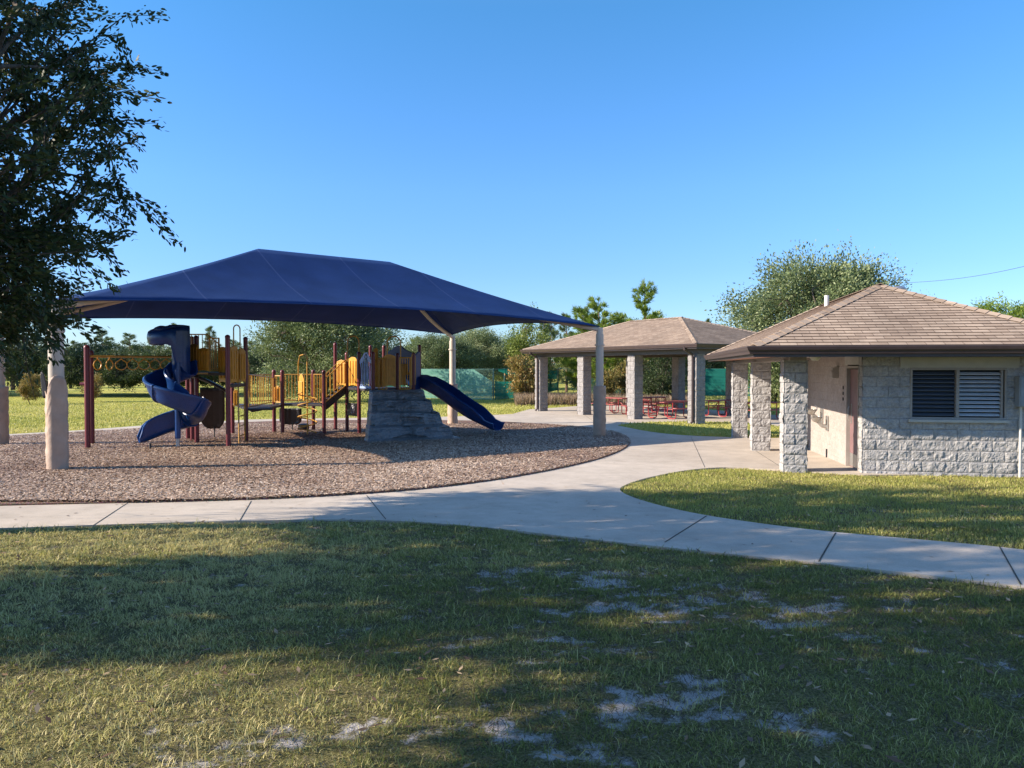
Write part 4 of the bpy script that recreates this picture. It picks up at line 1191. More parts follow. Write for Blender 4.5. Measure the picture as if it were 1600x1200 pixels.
outl = out + [(L, .82), (L * .9, .84)] + inn + [(L * .1, .84), (0, .82)]
mb = MB(); mb.sheet(outl, a3, ax, (0, 0, 1), .03); mb.build('crest', 'lightblue', cut)
mb = MB()
for i in range(14):
    pass
mb.tube([a3 + ax * (L / 2 + .045 * math.cos(t / 12 * 2 * math.pi)) + Vector((0, -.035, 1.05 + .075 * math.sin(t / 12 * 2 * math.pi))) for t in range(13)], .012, 6)
mb.build('oval_ring', 'black', cut, smooth=True)
# dark game panel with a grey ring
a_ = at2(544, 26.6); b_ = at2(560, 26.1); ax = Vector((b_.x - a_.x, b_.y - a_.y, 0)); L = ax.length; ax.normalize()
zc = ZP(640, 26.3)
mb = MB(); mb.sheet([(0, -.22), (L, -.22), (L, .22), (0, .22)], zlift(a_, zc), ax, (0, 0, 1), .05); gp = mb.build('game_panel', 'black', ps, bevel=.02)
mb = MB(); cc = zlift(a_, zc) + ax * L / 2 - Vector((0, .08, 0))
for rad_, rr2 in ((.13, .035), (.035, .03)):
    mb.tube([cc + ax * rad_ * math.cos(t / 20 * 2 * math.pi) + Vector((0, 0, rad_ * math.sin(t / 20 * 2 * math.pi) * (1 if rad_ > .1 else 2.2))) for t in range(21)], rr2, 8, caps=False)
mb.build('ring', simple('grey_ring', (.3, .3, .32), .5), gp, smooth=True)
# corkscrew climber
cx_ = XP(480, 25.2); cy_ = 25.2; gz = G(cy_)
mb = MB(); mb.tube([(cx_, cy_, gz - .05), (cx_, cy_, 2.1)], .022, 8)
N = 90; pts = []
for i in range(N + 1):
    s = i / N; an = s * 2 * math.pi * 3.6 + .6; rad_ = .30
    pts.append((cx_ + rad_ * math.cos(an) * 1.0, cy_ + rad_ * math.sin(an), gz + .1 + s * 1.35))
mb.tube(pts, .02, 8)
mb.tube([(cx_, cy_, 2.1), (cx_ - .1, cy_ + .1, 2.2), (cx_ - .32, cy_ + .3, 2.15), (cx_ - .4, cy_ + .4, 1.9), (cx_ - .4, cy_ + .4, 1.3)], .02, 8)
for k in range(4): mb.tube([(cx_ - .3 * math.cos(k), cy_ - .3 * math.sin(k), gz + .35 + .3 * k), (cx_, cy_, gz + .35 + .3 * k)], .014, 6)
mb.build('corkscrew_climber', 'yellow_steel', ps, smooth=True)
# charcoal curved climbing plate below the high deck
def curved_plate(pxa, pxb, ya, yb, Y0, Y1, name, mat='black', feet=True):
    rows, cols = 14, 12; arr = []
    for i in range(rows + 1):
        s = i / rows; row = []
        yy2 = ya + (yb - ya) * s
        for j in range(cols + 1):
            t_ = j / cols; inset = .22 * max(0, (s - .75) / .25) ** 2
            t2 = inset + t_ * (1 - 2 * inset)
            Yc = Y0 + (Y1 - Y0) * s + .12 * math.sin(math.pi * t_) + .02 * math.sin(t_ * 26)
            row.append((XP(pxa + (pxb - pxa) * t2, Yc), Yc, ZP(yy2, Yc)))
        arr.append(row)
    mb = MB(); mb.grid(np.array(arr)); o2 = mb.build(name, mat, ps, smooth=True)
    s2 = o2.modifiers.new('t', 'SOLIDIFY'); s2.thickness = .05
    if feet:
        xm_ = (pxa + pxb) / 2 + 3; mb = MB(); Yc = Y1
        mb.tube([(XP(xm_, Yc), Yc, G(Yc) - .03), (XP(xm_, Yc), Yc, ZP(yb, Yc) + .05)], .02, 8); mb.build('foot', 'black', o2)
    return o2
curved_plate(312, 351, 606, 668, 22.2, 23.6, 'climbing_plate')
curved_plate(436, 471, 638, 663, 27.4, 27.6, 'climbing_plate')
# canopy of the crawl tunnel between the decks
mb = MB(); arr = []
for i in range(9):
    s = i / 8
    arr.append([(XP(300 + (352 - 300) * s, 21.7 + 1.0 * j / 6), 21.7 + 1.0 * j / 6, DH - .12 - .42 * s ** 1.4 - .05 * math.sin(math.pi * j / 6)) for j in range(7)])
mb.grid(np.array(arr)); o2 = mb.build('crawl_cover', 'black', ps, smooth=True); s2 = o2.modifiers.new('t', 'SOLIDIFY'); s2.thickness = .05
# small rocker base
mb = MB(); g = P(474, 674); mb.tube([(g.x, g.y, g.z), (g.x, g.y, g.z + .1), (g.x, g.y, g.z + .25), (g.x, g.y, g.z + .28)], [.1, .2, .19, .12], 14); mb.build('step_pod', 'black', ps, smooth=True)

# ---- moulded slides
def chute(path, w, hw, th=.035, n=9, bank=None, ups=None, taper=None):
    """U section swept along path"""
    pts = [Vector(p) for p in path]; arr_o = []
    prof = []
    m = 16
    for i in range(m + 1):       # inner U from left lip to right lip
        a2 = math.pi * (1 - i / m)
        cx2 = math.cos(a2); sn = math.sin(a2)
        x = w / 2 * (abs(cx2) ** .7) * (1 if cx2 > 0 else -1); z = hw * (1 - sn ** .75)
        prof.append((x, z))
    lipL = (-w / 2 - .045, hw + .0); lipR = (w / 2 + .045, hw)
    outer = [(x * (1 + 2 * th / w) + (0), z - th) for (x, z) in prof][::-1]
    full = prof + [(w / 2 + .035, hw + .022), (w / 2 + .075, hw + .005), (w / 2 + .085, hw - .03), (w / 2 + .07, hw - .065)] + outer[1:-1] + [(-w / 2 - .07, hw - .065), (-w / 2 - .085, hw - .03), (-w / 2 - .075, hw + .005), (-w / 2 - .035, hw + .022)]
    rows = []
    for i, p in enumerate(pts):
        t_ = (pts[min(i + 1, len(pts) - 1)] - pts[max(i - 1, 0)]).normalized()
        th_ = Vector((t_.x, t_.y, 0)).normalized()
        sd_ = th_.cross(Vector((0, 0, 1))).normalized()       # to the right of travel
        up = sd_.cross(t_).normalized()
        if up.z < 0: up = -up
        b2 = (bank[i] if bank else 0)
        sd2 = sd_ * math.cos(b2) + up * math.sin(b2); up2 = up * math.cos(b2) - sd_ * math.sin(b2)
        k = taper[i] if taper else 1
        rows.append([p + sd2 * x + up2 * (z * k) for x, z in full] )
        rows[-1].append(rows[-1][0])
    mb = MB(); mb.grid(np.array([[tuple(v) for v in r_] for r_ in rows]), flip=True)
    for r_, fl in ((rows[0], False), (rows[-1], True)):
        n_ = len(r_) - 1
        vs = r_[:-1]; f_ = tuple(range(n_))
        mb.add(vs, [f_ if fl else f_[::-1]])
    return mb
# spiral slide
CX, CY = XP(277, 20.35), 20.35; GZ = G(CY)
path = []; bank = []
deckp = Vector((XP(300, 21.9), 21.9))
Nn = 60
a0_, a1_ = R(60), R(440)
for i in range(Nn + 1):
    s = i / Nn; an = a0_ + (a1_ - a0_) * s
    rad_ = .43
    path.append(Vector((CX + rad_ * math.cos(an), CY + rad_ * math.sin(an), GZ + 1.98 - 1.42 * s ** .96)))
    bank.append(-.12)
last = path[-1]; td = (path[-1] - path[-2]).normalized()
for i in range(1, 12):
    s = i / 11
    q = last + Vector((-1.10 * s, -.12 * s - .30 * s * s, -.42 * s + .05 * math.sin(math.pi * s)))
    q.z = max(q.z, GZ + .17)
    path.append(q); bank.append(-.12 * (1 - s))
sp = chute(path, .50, .48, bank=bank, taper=[1] * (len(path) - 6) + [1, .98, .92, .8, .6, .3]).build('spiral_slide', 'blue', ps, smooth=True)
for i_ in (12, 27, 42, 57):
    chute(path[i_:i_ + 2], .53, .495, th=.06, bank=bank[i_:i_ + 2]).build('flange', 'blue', sp, smooth=True)
mb = MB(); mb.tube([(CX, CY, GZ + .28), (CX, CY, GZ + 2.3)], .075, 14); mb.build('centre_column', 'blue', sp, smooth=True)
mb = MB(); mb.tube([(CX, CY, GZ - .05), (CX, CY, GZ + .29)], .05, 12); mb.build('column_foot', 'galv', sp, smooth=True)
g = P(228, 706); mb = MB(); mb.tube([(g.x, g.y + .2, g.z), (g.x, g.y + .2, g.z + .2)], .03, 8); mb.build('exit_leg', 'black', sp, smooth=True)
# tall moulded entrance: flat side wall plus rounded hood
za, zb2 = DH - .1, ZP(512, 20.6)
mb = MB()
rows = []
NH = 26
prof_h = []
# plan curve of the hood wall: from the deck corner, straight to the left then curling round the chute
plan = [Vector((XP(297, 20.75), 20.75)), Vector((XP(283, 20.6), 20.6)), Vector((XP(270, 20.4), 20.4))]
for i in range(15):
    an = R(-48) - R(175) * i / 14
    plan.append(Vector((CX + .02 - .30 + .50 * math.cos(an) * .95, CY + .22 + .56 * math.sin(an))))
zt0, zb0 = ZP(513, 20.4), ZP(590, 20.5)
for j in range(13):
    s = j / 12; row = []
    for i, p in enumerate(plan):
        u_ = i / (len(plan) - 1)
        low = zb0 if u_ < .17 else zb0 + (ZP(538, 20.2) - zb0) * min(1, (u_ - .12) / .12) 
        topz = zt0 + .05 * math.cos(u_ * 7) - .05 * u_
        z = low + (topz - low) * s
        bulge = .05 * math.sin(math.pi * s) * (u_ > .2)
        dv = (p - Vector((CX - .28, CY + .22)))
        dv = dv.normalized() if dv.length > 0 else dv
        pull = -.12 * max(0, (s - .8) / .2) ** 2 * (u_ > .2)
        pp = p + dv * (bulge + pull)
        row.append((pp.x, pp.y, z))
    rows.append(row)
mb.grid(np.array(rows)); hd = mb.build('slide_hood', 'blue', sp, smooth=True)
s2 = hd.modifiers.new('t', 'SOLIDIFY'); s2.thickness = .045; s2.offset = 0
# top cap of the hood
mb = MB(); ring = [Vector(r_) for r_ in rows[-1]]; c_ = sum(ring, Vector()) / len(ring) + Vector((0, .1, .0))
arr = []
for k in range(5):
    s = k / 4 * .55
    arr.append([tuple(v.lerp(c_, s) + Vector((0, 0, .05 * math.sin(math.pi * s)))) for v in ring])
mb.grid(np.array(arr)); o2 = mb.build('hood_lip', 'blue', hd, smooth=True); s2 = o2.modifiers.new('t', 'SOLIDIFY'); s2.thickness = .04
# second side wall of the entrance
mb = MB(); mb.box((XP(290, 21.3), 21.3, (zt0 + zb0) / 2 - .05), (.06, 1.1, zt0 - zb0 - .1), rz=R(12)); mb.build('entrance_wall', 'blue', sp, bevel=.02)
# straight slide on the right
st_ = Vector((XP(657, 27.0), 27.0, DRT + .02)); en = P(772, 681); en = Vector((en.x, en.y, G(en.y) + .2))
path = [st_ + (st_ - en).normalized() * Vector((.4, .4, 0)), st_]
hv = Vector((en.x - st_.x, en.y - st_.y, 0)); 
for i in range(1, 26):
    s = i / 25
    zz2 = st_.z + (en.z - st_.z) * (s + .03 * math.sin(2 * math.pi * s) * -1) ** 1.0
    if s > .82: zz2 = max(zz2, en.z)
    w_ = .02 * math.sin(s * math.pi * 2.6)
    path.append(st_ + hv * s + Vector((0, 0, zz2 - st_.z + w_)))
path.append(path[-1] + hv.normalized() * .15 + Vector((0, 0, -.02)))
ss = chute(path, .62, .42, taper=[.95] * 3 + [1.05] * 17 + [1, .9, .8, .7] + [.55] * (len(path) - 24)).build('straight_slide', 'blue', ps, smooth=True)
mb = MB(); hp = en - hv.normalized() * .35; mb.tube([(hp.x, hp.y, G(hp.y) - .03), (hp.x, hp.y, en.z - .02)], .03, 8); mb.build('exit_leg', 'galv', ss)
# slide hood (dark wavy arch) at the top of the straight slide
out = [(0, 0), (0, .62), (.1, .74), (.25, .78), (.42, .90), (.55, .95), (.72, .92), (.86, .82), (1.05, .74), (1.16, .70), (1.2, .6), (1.2, 0), (1.0, 0), (.98, .3), (.22, .3), (.2, 0)]
a_ = at2(604, 27.3); b_ = at2(653, 26.6); ax = Vector((b_.x - a_.x, b_.y - a_.y, 0)).normalized()
mb = MB(); mb.sheet(out, zlift(a_, DRT + .52), ax, (0, 0, 1), .06); mb.build('slide_arch', 'navyhood', ss, bevel=.02)
# moulded side wall
mb = MB(); a_ = at2(648, 26.4); b_ = at2(659, 26.9); ax = Vector((b_.x - a_.x, b_.y - a_.y, 0)).normalized()
mb.sheet([(0, -.1), (.34, -.1), (.34, 1.2), (.2, 1.25), (0, 1.15)], zlift(a_, DRT), ax, (0, 0, 1), .05); mb.build('side_wall', 'blue', ss, bevel=.02)
# handle bar at the slide top
loop(at2(643, 25.9), at2(649, 26.2), DRT + .1, DRT + 1.16, .02)
# monkey bars
ma = Vector((pM.x, pM.y, ZP(556.5, pM.y))); mbp = Vector((XP(292, 21.9), 21.9, ZP(557.5, 21.9)))
mb = MB(); off = Vector((-.3, .75, 0))
mb.tube([ma, mbp], .026, 8); mb.tube([ma + off, mbp + off], .026, 8)
mb.tube([ma, ma + off], .024, 8); mb.tube([mbp, mbp + off], .024, 8)
mk = mb.build('monkey_bar', 'yellow_steel', ps, smooth=True)
for i in range(8):
    s = .08 + i * .115; c_ = ma.lerp(mbp, s) + off * .5; ang = [.15, .1, 1.35, 1.2, 1.1, .95, 1.2, .6][i]
    ax = Vector((math.sin(ang), math.cos(ang), 0)); rm = MB()
    pts = []
    for k in range(17):
        t_ = k / 16 * 2 * math.pi
        rr2 = .15; x = rr2 * math.sin(t_); z = -.21 - rr2 * math.cos(t_ + math.pi) * 1.
        if z > -.17: x *= max(.12, (1 - (z + .17) / .13))
        pts.append(c_ + ax * x + Vector((0, 0, z)))
    rm.tube(pts, .016, 6, caps=False); rm.tube([c_, c_ + Vector((0, 0, -.07))], .012, 6)
    rm.tube([c_ - off * .5, c_ + off * .5], .014, 6)
    rm.build('hand_ring', 'yellow', mk, smooth=True)
# step plate on the monkey bar post
mb = MB(); mb.tube([(pM.x - .18, pM.y, ZP(600, pM.y)), (pM.x, pM.y, ZP(600, pM.y))], [.04, .04], 10); mb.build('foot_peg', 'maroon', ps)
# ---- climbing rock
TLp = Vector((XP(577, 25.0), 25.0)); TRp = Vector((XP(660, 25.6), 25.6)); BLp = P(553, 698).to_2d(); BRp = P(742, 688).to_2d()
NS, NTt = 130, 110; arr = np.zeros((NTt + 1, NS + 1, 3))
ssv = np.linspace(0, 1, NS + 1); ttv = np.linspace(0, 1, NTt + 1)
SS, TT = np.meshgrid(ssv, ttv)
# tiers: (t end, cumulative outwardness)
jag = .05 * (fbm(SS * 3.5, TT * 0 + 1, 3, 61) - .5)
tk = np.clip(TT + jag * np.sin(np.pi * TT) * 2, 0, 1)
kt = [0, .03, .19, .22, .43, .46, .68, .71, .90, .925, 1.0]
ko = [0, .10, .16, .30, .36, .50, .57, .70, .78, .93, 1.0]
outw = np.interp(tk, kt, ko)
rel = fbm(SS * 5 + 3, TT * 9, 6, 62) - .5
cut_ = fbm(SS * 4, TT * 9 + 8, 2, 63)
ledge = np.clip((cut_ - .56) * 14, 0, 1) * .055
tier = np.searchsorted(np.array([.20, .445, .695, .91]), tk).astype(float)
ub = SS * 3.6 + 5.3 * _h(tier, tier * 0, 71); cb = np.floor(ub); fb = np.clip((ub - cb - .38) / .24, 0, 1); fb = fb * fb * (3 - 2 * fb)
blk = _h(cb, tier, 72) * (1 - fb) + _h(cb + 1, tier, 72) * fb
sidew = np.clip(np.minimum(SS, 1 - SS) / .09, 0, 1) ** .6
top2 = np.stack([TLp.x + (TRp.x - TLp.x) * SS, TLp.y + (TRp.y - TLp.y) * SS], -1)
bot2 = np.stack([BLp.x + (BRp.x - BLp.x) * SS, BLp.y + (BRp.y - BLp.y) * SS], -1)
# right side steps outwards tier by tier
o3 = outw * (.25 + .75 * sidew)
xy = top2 + (bot2 - top2) * o3[..., None]
nrm2 = np.array([BLp.x - TLp.x + .4, BLp.y - TLp.y]); nrm2 = nrm2 / np.linalg.norm(nrm2)
xy = xy + nrm2 * ((rel * .34 - ledge * 2.2 + .42 * (blk - .5)) * sidew)[..., None]
zz = DRT - .03 + (G(22.5) - .06 - DRT + .03) * TT ** 1.0 + rel * .04 * np.sin(np.pi * TT)
arr[..., :2] = xy; arr[..., 2] = zz
mb = MB(); mb.grid(arr, flip=True)
# close the sides back to the tower
for col_, sg in ((0, 1), (NS, -1)):
    strip = np.zeros((NTt + 1, 2, 3)); strip[:, 0] = arr[:, col_]; strip[:, 1] = arr[:, col_]
    strip[:, 1, 0] = arr[0, col_, 0] + .15 * sg; strip[:, 1, 1] = arr[0, col_, 1] + .1
    mb.grid(strip, flip=(sg < 0))
mb.build('climbing_rock', 'rock', ps, smooth=True)

# ------------------------------------------------------------------ trees
def leaves_mesh(name, centers, size, asp, rnd, mat, parent, hexa=False, droop=0., dirs=None):
    n = len(centers)
    d = rng.normal(0, 1, (n, 3)); d[:, 2] -= droop
    if dirs is not None: d = d * .55 + dirs * 1.3
    d /= np.linalg.norm(d, axis=1)[:, None] + 1e-9
    r2 = rng.normal(0, 1, (n, 3)); s_ = np.cross(d, r2); s_ /= np.linalg.norm(s_, axis=1)[:, None] + 1e-9
    sz = size * rng.uniform(.6, 1.3, n)[:, None]; w = sz * asp
    c = centers
    if hexa:
        v = np.stack([c, c + d * sz * .3 + s_ * w * .5, c + d * sz * .7 + s_ * w * .45, c + d * sz, c + d * sz * .7 - s_ * w * .45, c + d * sz * .3 - s_ * w * .5], 1); k = 6
    else:
        v = np.stack([c, c + d * sz * .5 + s_ * w * .5, c + d * sz, c + d * sz * .5 - s_ * w * .5], 1); k = 4
    return npmesh(name, v.reshape(-1, 3), np.full(n, k), np.arange(n * k), mat, np.repeat(rnd, k), parent)
def limb(mb, a, b, r0, r1, bow, n=6):
    a = np.array(a); b = np.array(b); pts = []
    m = (a + b) / 2 + np.array([0, 0, bow]) + rng.normal(0, .06, 3) * np.linalg.norm(b - a)
    for i in range(n + 1):
        t_ = i / n; pts.append(tuple((1 - t_) ** 2 * a + 2 * t_ * (1 - t_) * m + t_ * t_ * b))
    mb.tube(pts, [r0 + (r1 - r0) * i / n for i in range(n + 1)], 6, caps=False); return [np.array(p) for p in pts]
def broad_tree(name, label, H, trunk_h, rad, zc, rz_, nl, leaf, asp, mat, n_limb=9, n_sub=7, n_twig=3, spread=.3, hexa=False, tr=.2, bark='bark', lump=.35, group=None, cat='tree', droop=0., seed=0, sunside=None):
    """crown ellipsoid centre height zc, radii rad / rz_, leaves grow along twigs"""
    global rng
    keep_ = rng; rng = np.random.default_rng(100 + seed)
    t = thing(name, label, cat, (0, 0, 0), local=True, group=group)
    mb = MB(); pts = []; 
    top = np.array([rng.normal(0, .2), rng.normal(0, .2), zc + rz_ * .55])
    tp = limb(mb, (0, 0, -.15), top, tr, tr * .25, 0, 10)
    twigs = []; dirs = []
    lobes = rng.normal(0, 1, (7, 3)); lobes /= np.linalg.norm(lobes, axis=1)[:, None]; la = rng.uniform(-lump, lump, 7)
    def shell(dv, f):
        k = 1 + sum(la[i] * max(0, float(dv @ lobes[i])) ** 3 for i in range(7))
        return np.array([0, 0, zc]) + dv * np.array([rad, rad, rz_]) * k * f
    for i in range(n_limb):
        dv = rng.normal(0, 1, 3); dv[2] = dv[2] * .8 + .1; dv /= np.linalg.norm(dv)
        an = 2 * math.pi * (i + rng.random() * .6) / n_limb; hor = math.hypot(dv[0], dv[1]); dv[0] = math.cos(an) * hor; dv[1] = math.sin(an) * hor
        fr = min(.95, max(.02, (trunk_h + (zc + rz_ * .4 - trunk_h) * rng.random() ** 1.3) / top[2]))
        st = tp[min(10, max(1, int(fr * 10)))]
        if st[2] < trunk_h: st = tp[min(10, int(math.ceil(trunk_h / top[2] * 10)))]
        en_ = shell(dv, .72)
        lp = limb(mb, st, en_, tr * .42, tr * .1, .1 * rad)
        for j in range(n_sub):
            s0_ = lp[rng.integers(1, 7)]
            d2 = dv + rng.normal(0, .55, 3); d2 /= np.linalg.norm(d2)
            e2_ = shell(d2, rng.uniform(.72, 1.0))
            sp_ = limb(mb, s0_, e2_, tr * .13, tr * .03, .03 * rad, 4)
            for q_ in range(n_twig):
                k_ = rng.integers(1, 5); b0_ = sp_[k_]
                dd = (sp_[min(4, k_ + 1)] - sp_[k_ - 1]); dd /= np.linalg.norm(dd) + 1e-9
                dd = dd + rng.normal(0, .55, 3); dd[2] -= droop; dd /= np.linalg.norm(dd)
                Lw = spread * rad * rng.uniform(.5, 1.2)
                twigs.append((b0_, b0_ + dd * Lw)); dirs.append(dd)
                if hexa: mb.tube([tuple(b0_), tuple(b0_ + dd * Lw)], [tr * .03, tr * .012], 4, caps=False)
            twigs.append((sp_[2], sp_[4])); dirs.append((sp_[4] - sp_[2]) / (np.linalg.norm(sp_[4] - sp_[2]) + 1e-9))
    mb.build('trunk', bark, t, smooth=True)
    nt = len(twigs); k_ = rng.integers(0, nt, nl); a_ = np.array([w[0] for w in twigs]); b_ = np.array([w[1] for w in twigs]); dr = np.array(dirs)
    s = rng.random(nl)[:, None]; c = a_[k_] + (b_[k_] - a_[k_]) * s + rng.normal(0, 1, (nl, 3)) * (leaf * .55 + .03 * rad * (0 if hexa else 1.6))
    if sunside is not None:
        sh_ = c[:, 0] + c[:, 2] / .51 + rng.normal(0, .25, nl); m_ = sh_ > sunside; c = c[m_]; k_ = k_[m_]; nl = len(c)
    tone = rng.random(nt)
    rnd = np.clip(.5 + .35 * (tone[k_] - .5) + rng.normal(0, .2, nl), 0, 1)
    leaves_mesh('crown', c, leaf, asp, rnd, mat, t, hexa, droop, dr[k_])
    rng = keep_
    return t
def pine_tree(name, label, H, base, rad, nl, mat='needle', seed=0, group=None, leaf=.34, dens=1.):
    global rng
    keep_ = rng; rng = np.random.default_rng(300 + seed)
    t = thing(name, label, 'pine tree', (0, 0, 0), local=True, group=group)
    mb = MB(); tp = limb(mb, (0, 0, -.15), (rng.normal(0, .15), rng.normal(0, .15), H), .014 * H + .05, .02, 0, 12)
    cs_ = []; ds = []
    z = base
    while z < H * .98:
        f = (z - base) / (H - base); rr_ = rad * (1 - f) ** .75 * (.5 + .5 * min(1, f * 4 + .35)) + .15
        for i in range(rng.integers(2, 6)):
            an = rng.random() * 6.283; L_ = rr_ * rng.uniform(.55, 1.15)
            zz_ = min(H * .985, max(base * .8, z + H * .05 * rng.uniform(-1, 1))); p0 = tp[min(12, int(zz_ / H * 12))] * 1.0; p0 = np.array([p0[0], p0[1], zz_])
            e_ = p0 + np.array([math.cos(an) * L_, math.sin(an) * L_, L_ * rng.uniform(.1, .95)])
            lp = limb(mb, p0, e_, .028 * (1 - f) + .012, .008, -.08 * L_, 4)
            for q_ in range(max(3, int(L_ * 5 * dens))):
                s = rng.uniform(.35, 1.); b0_ = lp[int(s * 4)]
                off_ = rng.normal(0, .13 * max(.5, L_ * .6), 3); off_[2] = abs(off_[2]) * 1.3
                cs_.append(b0_ + off_); dd = np.array([math.cos(an), math.sin(an), .7]) ; ds.append(dd / np.linalg.norm(dd))
        z += H * .045 * rng.uniform(.6, 1.5)
    cs_.append(tp[-1]); ds.append(np.array([0, 0, 1.]))
    mb.build('trunk', 'barkpine', t, smooth=True)
    cs_ = np.array(cs_); ds = np.array(ds); k_ = rng.integers(0, len(cs_), nl)
    tone = rng.random(len(cs_)); rnd = np.clip(.5 + .4 * (tone[k_] - .5) + rng.normal(0, .15, nl), 0, 1)
    leaves_mesh('crown', cs_[k_] + rng.normal(0, .03, (nl, 3)), leaf, .085, rnd, mat, t, False, -.2, ds[k_])
    rng = keep_
    return t

# near oak at the left and its neighbours beside the camera
oak = broad_tree('oak_tree', 'dark oak with drooping leafy branches at the left beside the canopy post', 9, 1.7, 2.75, 4.9, 3.9, 140000, .076, .38, 'leaf_oak', 26, 13, 5, .26, True, .2, droop=.25, lump=.22, seed=1, sunside=4.9)
oak.location = (-7.05, 8.8, G(9))
oak.scale = (1, .8, 1)
t2 = copy_thing(oak, (-10.2, 5.0, G(5.0)), 0, .95, 'oak tree standing left of the camera whose shadow crosses the front lawn', 'oak trees along the left edge of the lawn', 1.1)
t2.scale = (.95, .56, 1.1)
t3 = copy_thing(oak, (-5.7, 1.7, G(1.7)), 0, .95, 'oak tree beside the camera shading the nearest grass', 'oak trees along the left edge of the lawn', 1.1)
oak['group'] = 'oak trees along the left edge of the lawn'

# background trees (prototypes are real trees of the photo)
live = broad_tree('live_oak', 'broad grey green live oak seen beneath the middle of the shade canopy', 8, 1.0, 4.6, 3.7, 3.4, 80000, .14, .5, 'leaf_live', 14, 10, 3, .22, False, .26, seed=2, lump=.25)
live.location = (XP(505, 50), 50, G(50))
live2 = copy_thing(live, (XP(1278, 46), 46, G(46)), R(150), 1.13, 'large live oak rising behind the restroom roof', scz=1.29)
copy_thing(live, (XP(690, 62), 62, G(60)), R(40), .78, 'rounded grey green oak left of the rear canopy post, behind the fence', 'oaks behind the fence', .72)
copy_thing(live, (XP(742, 66), 66, G(60)), R(250), .72, 'rounded dark oak just right of the rear canopy post, behind the fence', 'oaks behind the fence', .82)
green = broad_tree('leafy_tree', 'bright green leafy tree between the canopy and the shelter roof', 7, 1.0, 2.4, 3.8, 3.2, 16000, .17, .5, 'leaf_green', 10, 8, 3, .25, False, .13, seed=3, lump=.4)
green.location = (XP(818, 62), 62, G(60))
dk = broad_tree('dense_tree', 'dark dense tree at the left end of the woods', 7, .6, 3.2, 3.1, 3.0, 15000, .2, .5, 'leaf_dark', 10, 8, 3, .25, False, .16, seed=4, lump=.35)
dk.location = (XP(20, 58), 58, .2)
pine = pine_tree('pine_tree', 'tall young pine with open tiers of needles right of the canopy post', 9.1, 2.4, 2.7, 15000, 'needle', 5, leaf=.42)
pine.location = (XP(1000, 62), 62, G(60))
pine2 = pine_tree('pine_tree', 'bushy pine just left of the tallest young pine', 7.1, 1.5, 3.2, 17000, 'needle', 6, leaf=.42)
pine2.location = (XP(938, 56), 56, G(60))
fpine = pine_tree('pine_tree', 'slim far pine between the green leafy tree and the shelter', 7.0, 1.0, 1.7, 7000, 'needle_far', 7, leaf=.34)
fpine.location = (XP(885, 72), 72, G(60))
def _p():
    copy_thing(pine2, (XP(968, 64), 64, G(60)), 1.3, .92, 'lower bushy pine between the two tallest pines, half behind the shelter roof')
    copy_thing(pine2, (XP(1022, 66), 66, G(60)), 4.1, .96, 'lower bushy pine just right of the tallest young pine, half behind the shelter roof')
    copy_thing(pine2, (XP(905, 62), 62, G(60)), 2.6, .8, 'bushy pine left of the front right canopy post top')
_p()
far = 'pines and trees of the far woods'
def put(src, px, Y, s, lb, grp=None, scz=None, base=None):
    return copy_thing(src, (XP(px, Y), Y, (G(Y) if base is None else base)), random.uniform(0, 6.28), s, lb, grp, scz)
put(green, 902, 66, .75, 'pale green tree behind the left end of the shelter roof')
put(green, 955, 60, .85, 'green tree seen between the second and third shelter columns')
put(green, 1030, 66, .95, 'green tree behind the middle of the shelter, under the eave')
put(live, 1100, 70, .75, 'grey green tree behind the right end of the shelter, low over the teal screen')
put(green, 1000, 68, .9, 'leafy tree low behind the third shelter column')
put(fpine, 850, 70, .95, 'slim pine rising just behind the bright green leafy tree')
put(fpine, 912, 78, 1.15, 'slim pine left of the bushy pine')
put(fpine, 860, 80, 1.1, 'distant thin pine right of the bright green leafy tree')
put(fpine, 1108, 80, 1.0, 'pine top peeping over the shelter roof beside the big oak')
put(dk, 1035, 49.3, .52, 'dark dense bush behind the shelter tables', scz=.6)
put(dk, 1212, 50, .62, 'dark tree seen through the gap between the restroom columns')
au = broad_tree('young_tree', 'yellowing young tree in the tall grass before the torn fence', 3.6, .4, .95, 1.9, 1.5, 5200, .16, .5, 'leaf_autumn', 8, 6, 3, .3, False, .05, seed=8, lump=.4)
au.location = (XP(816, 49), 49, G(50))
put(au, 838, 50, .62, 'small yellow green shrub right of the yellowing young tree')
put(au, 948, 50, .7, 'yellow green shrub seen beside the front right canopy post')
put(au, 985, 51, 1.0, 'yellow green sapling behind the third shelter column')
put(au, 48, 47, .62, 'pale yellow shrub at the foot of the woods far left')
put(au, 146, 50, .6, 'pale shrub at the foot of the woods behind the maroon bar post')
# right side pines above the roof
rp = broad_tree('round_pine', 'rounded golden green pine above the right end of the restroom roof', 9, 4.2, 2.0, 7.6, 1.6, 9000, .2, .4, 'needle', 9, 7, 3, .3, False, .16, 'barkpine', seed=12, lump=.35, cat='pine tree')
rp.location = (XP(1560, 52), 52, G(52)); rp.scale = (.95, .95, .74)
rp.location.z += 0
put(fpine, 1478, 90, 1.35, 'tiny distant pine top above the restroom ridge')
bare = broad_tree('bare_tree', 'thin nearly leafless tree just right of the roof fan', 8, 2, 1.2, 6.2, 1.6, 500, .14, .4, 'leaf_live', 9, 8, 4, .4, False, .1, seed=13, lump=.4)
bare.location = (XP(1444, 50), 50, G(50)); bare.scale = (.8, .8, .93)
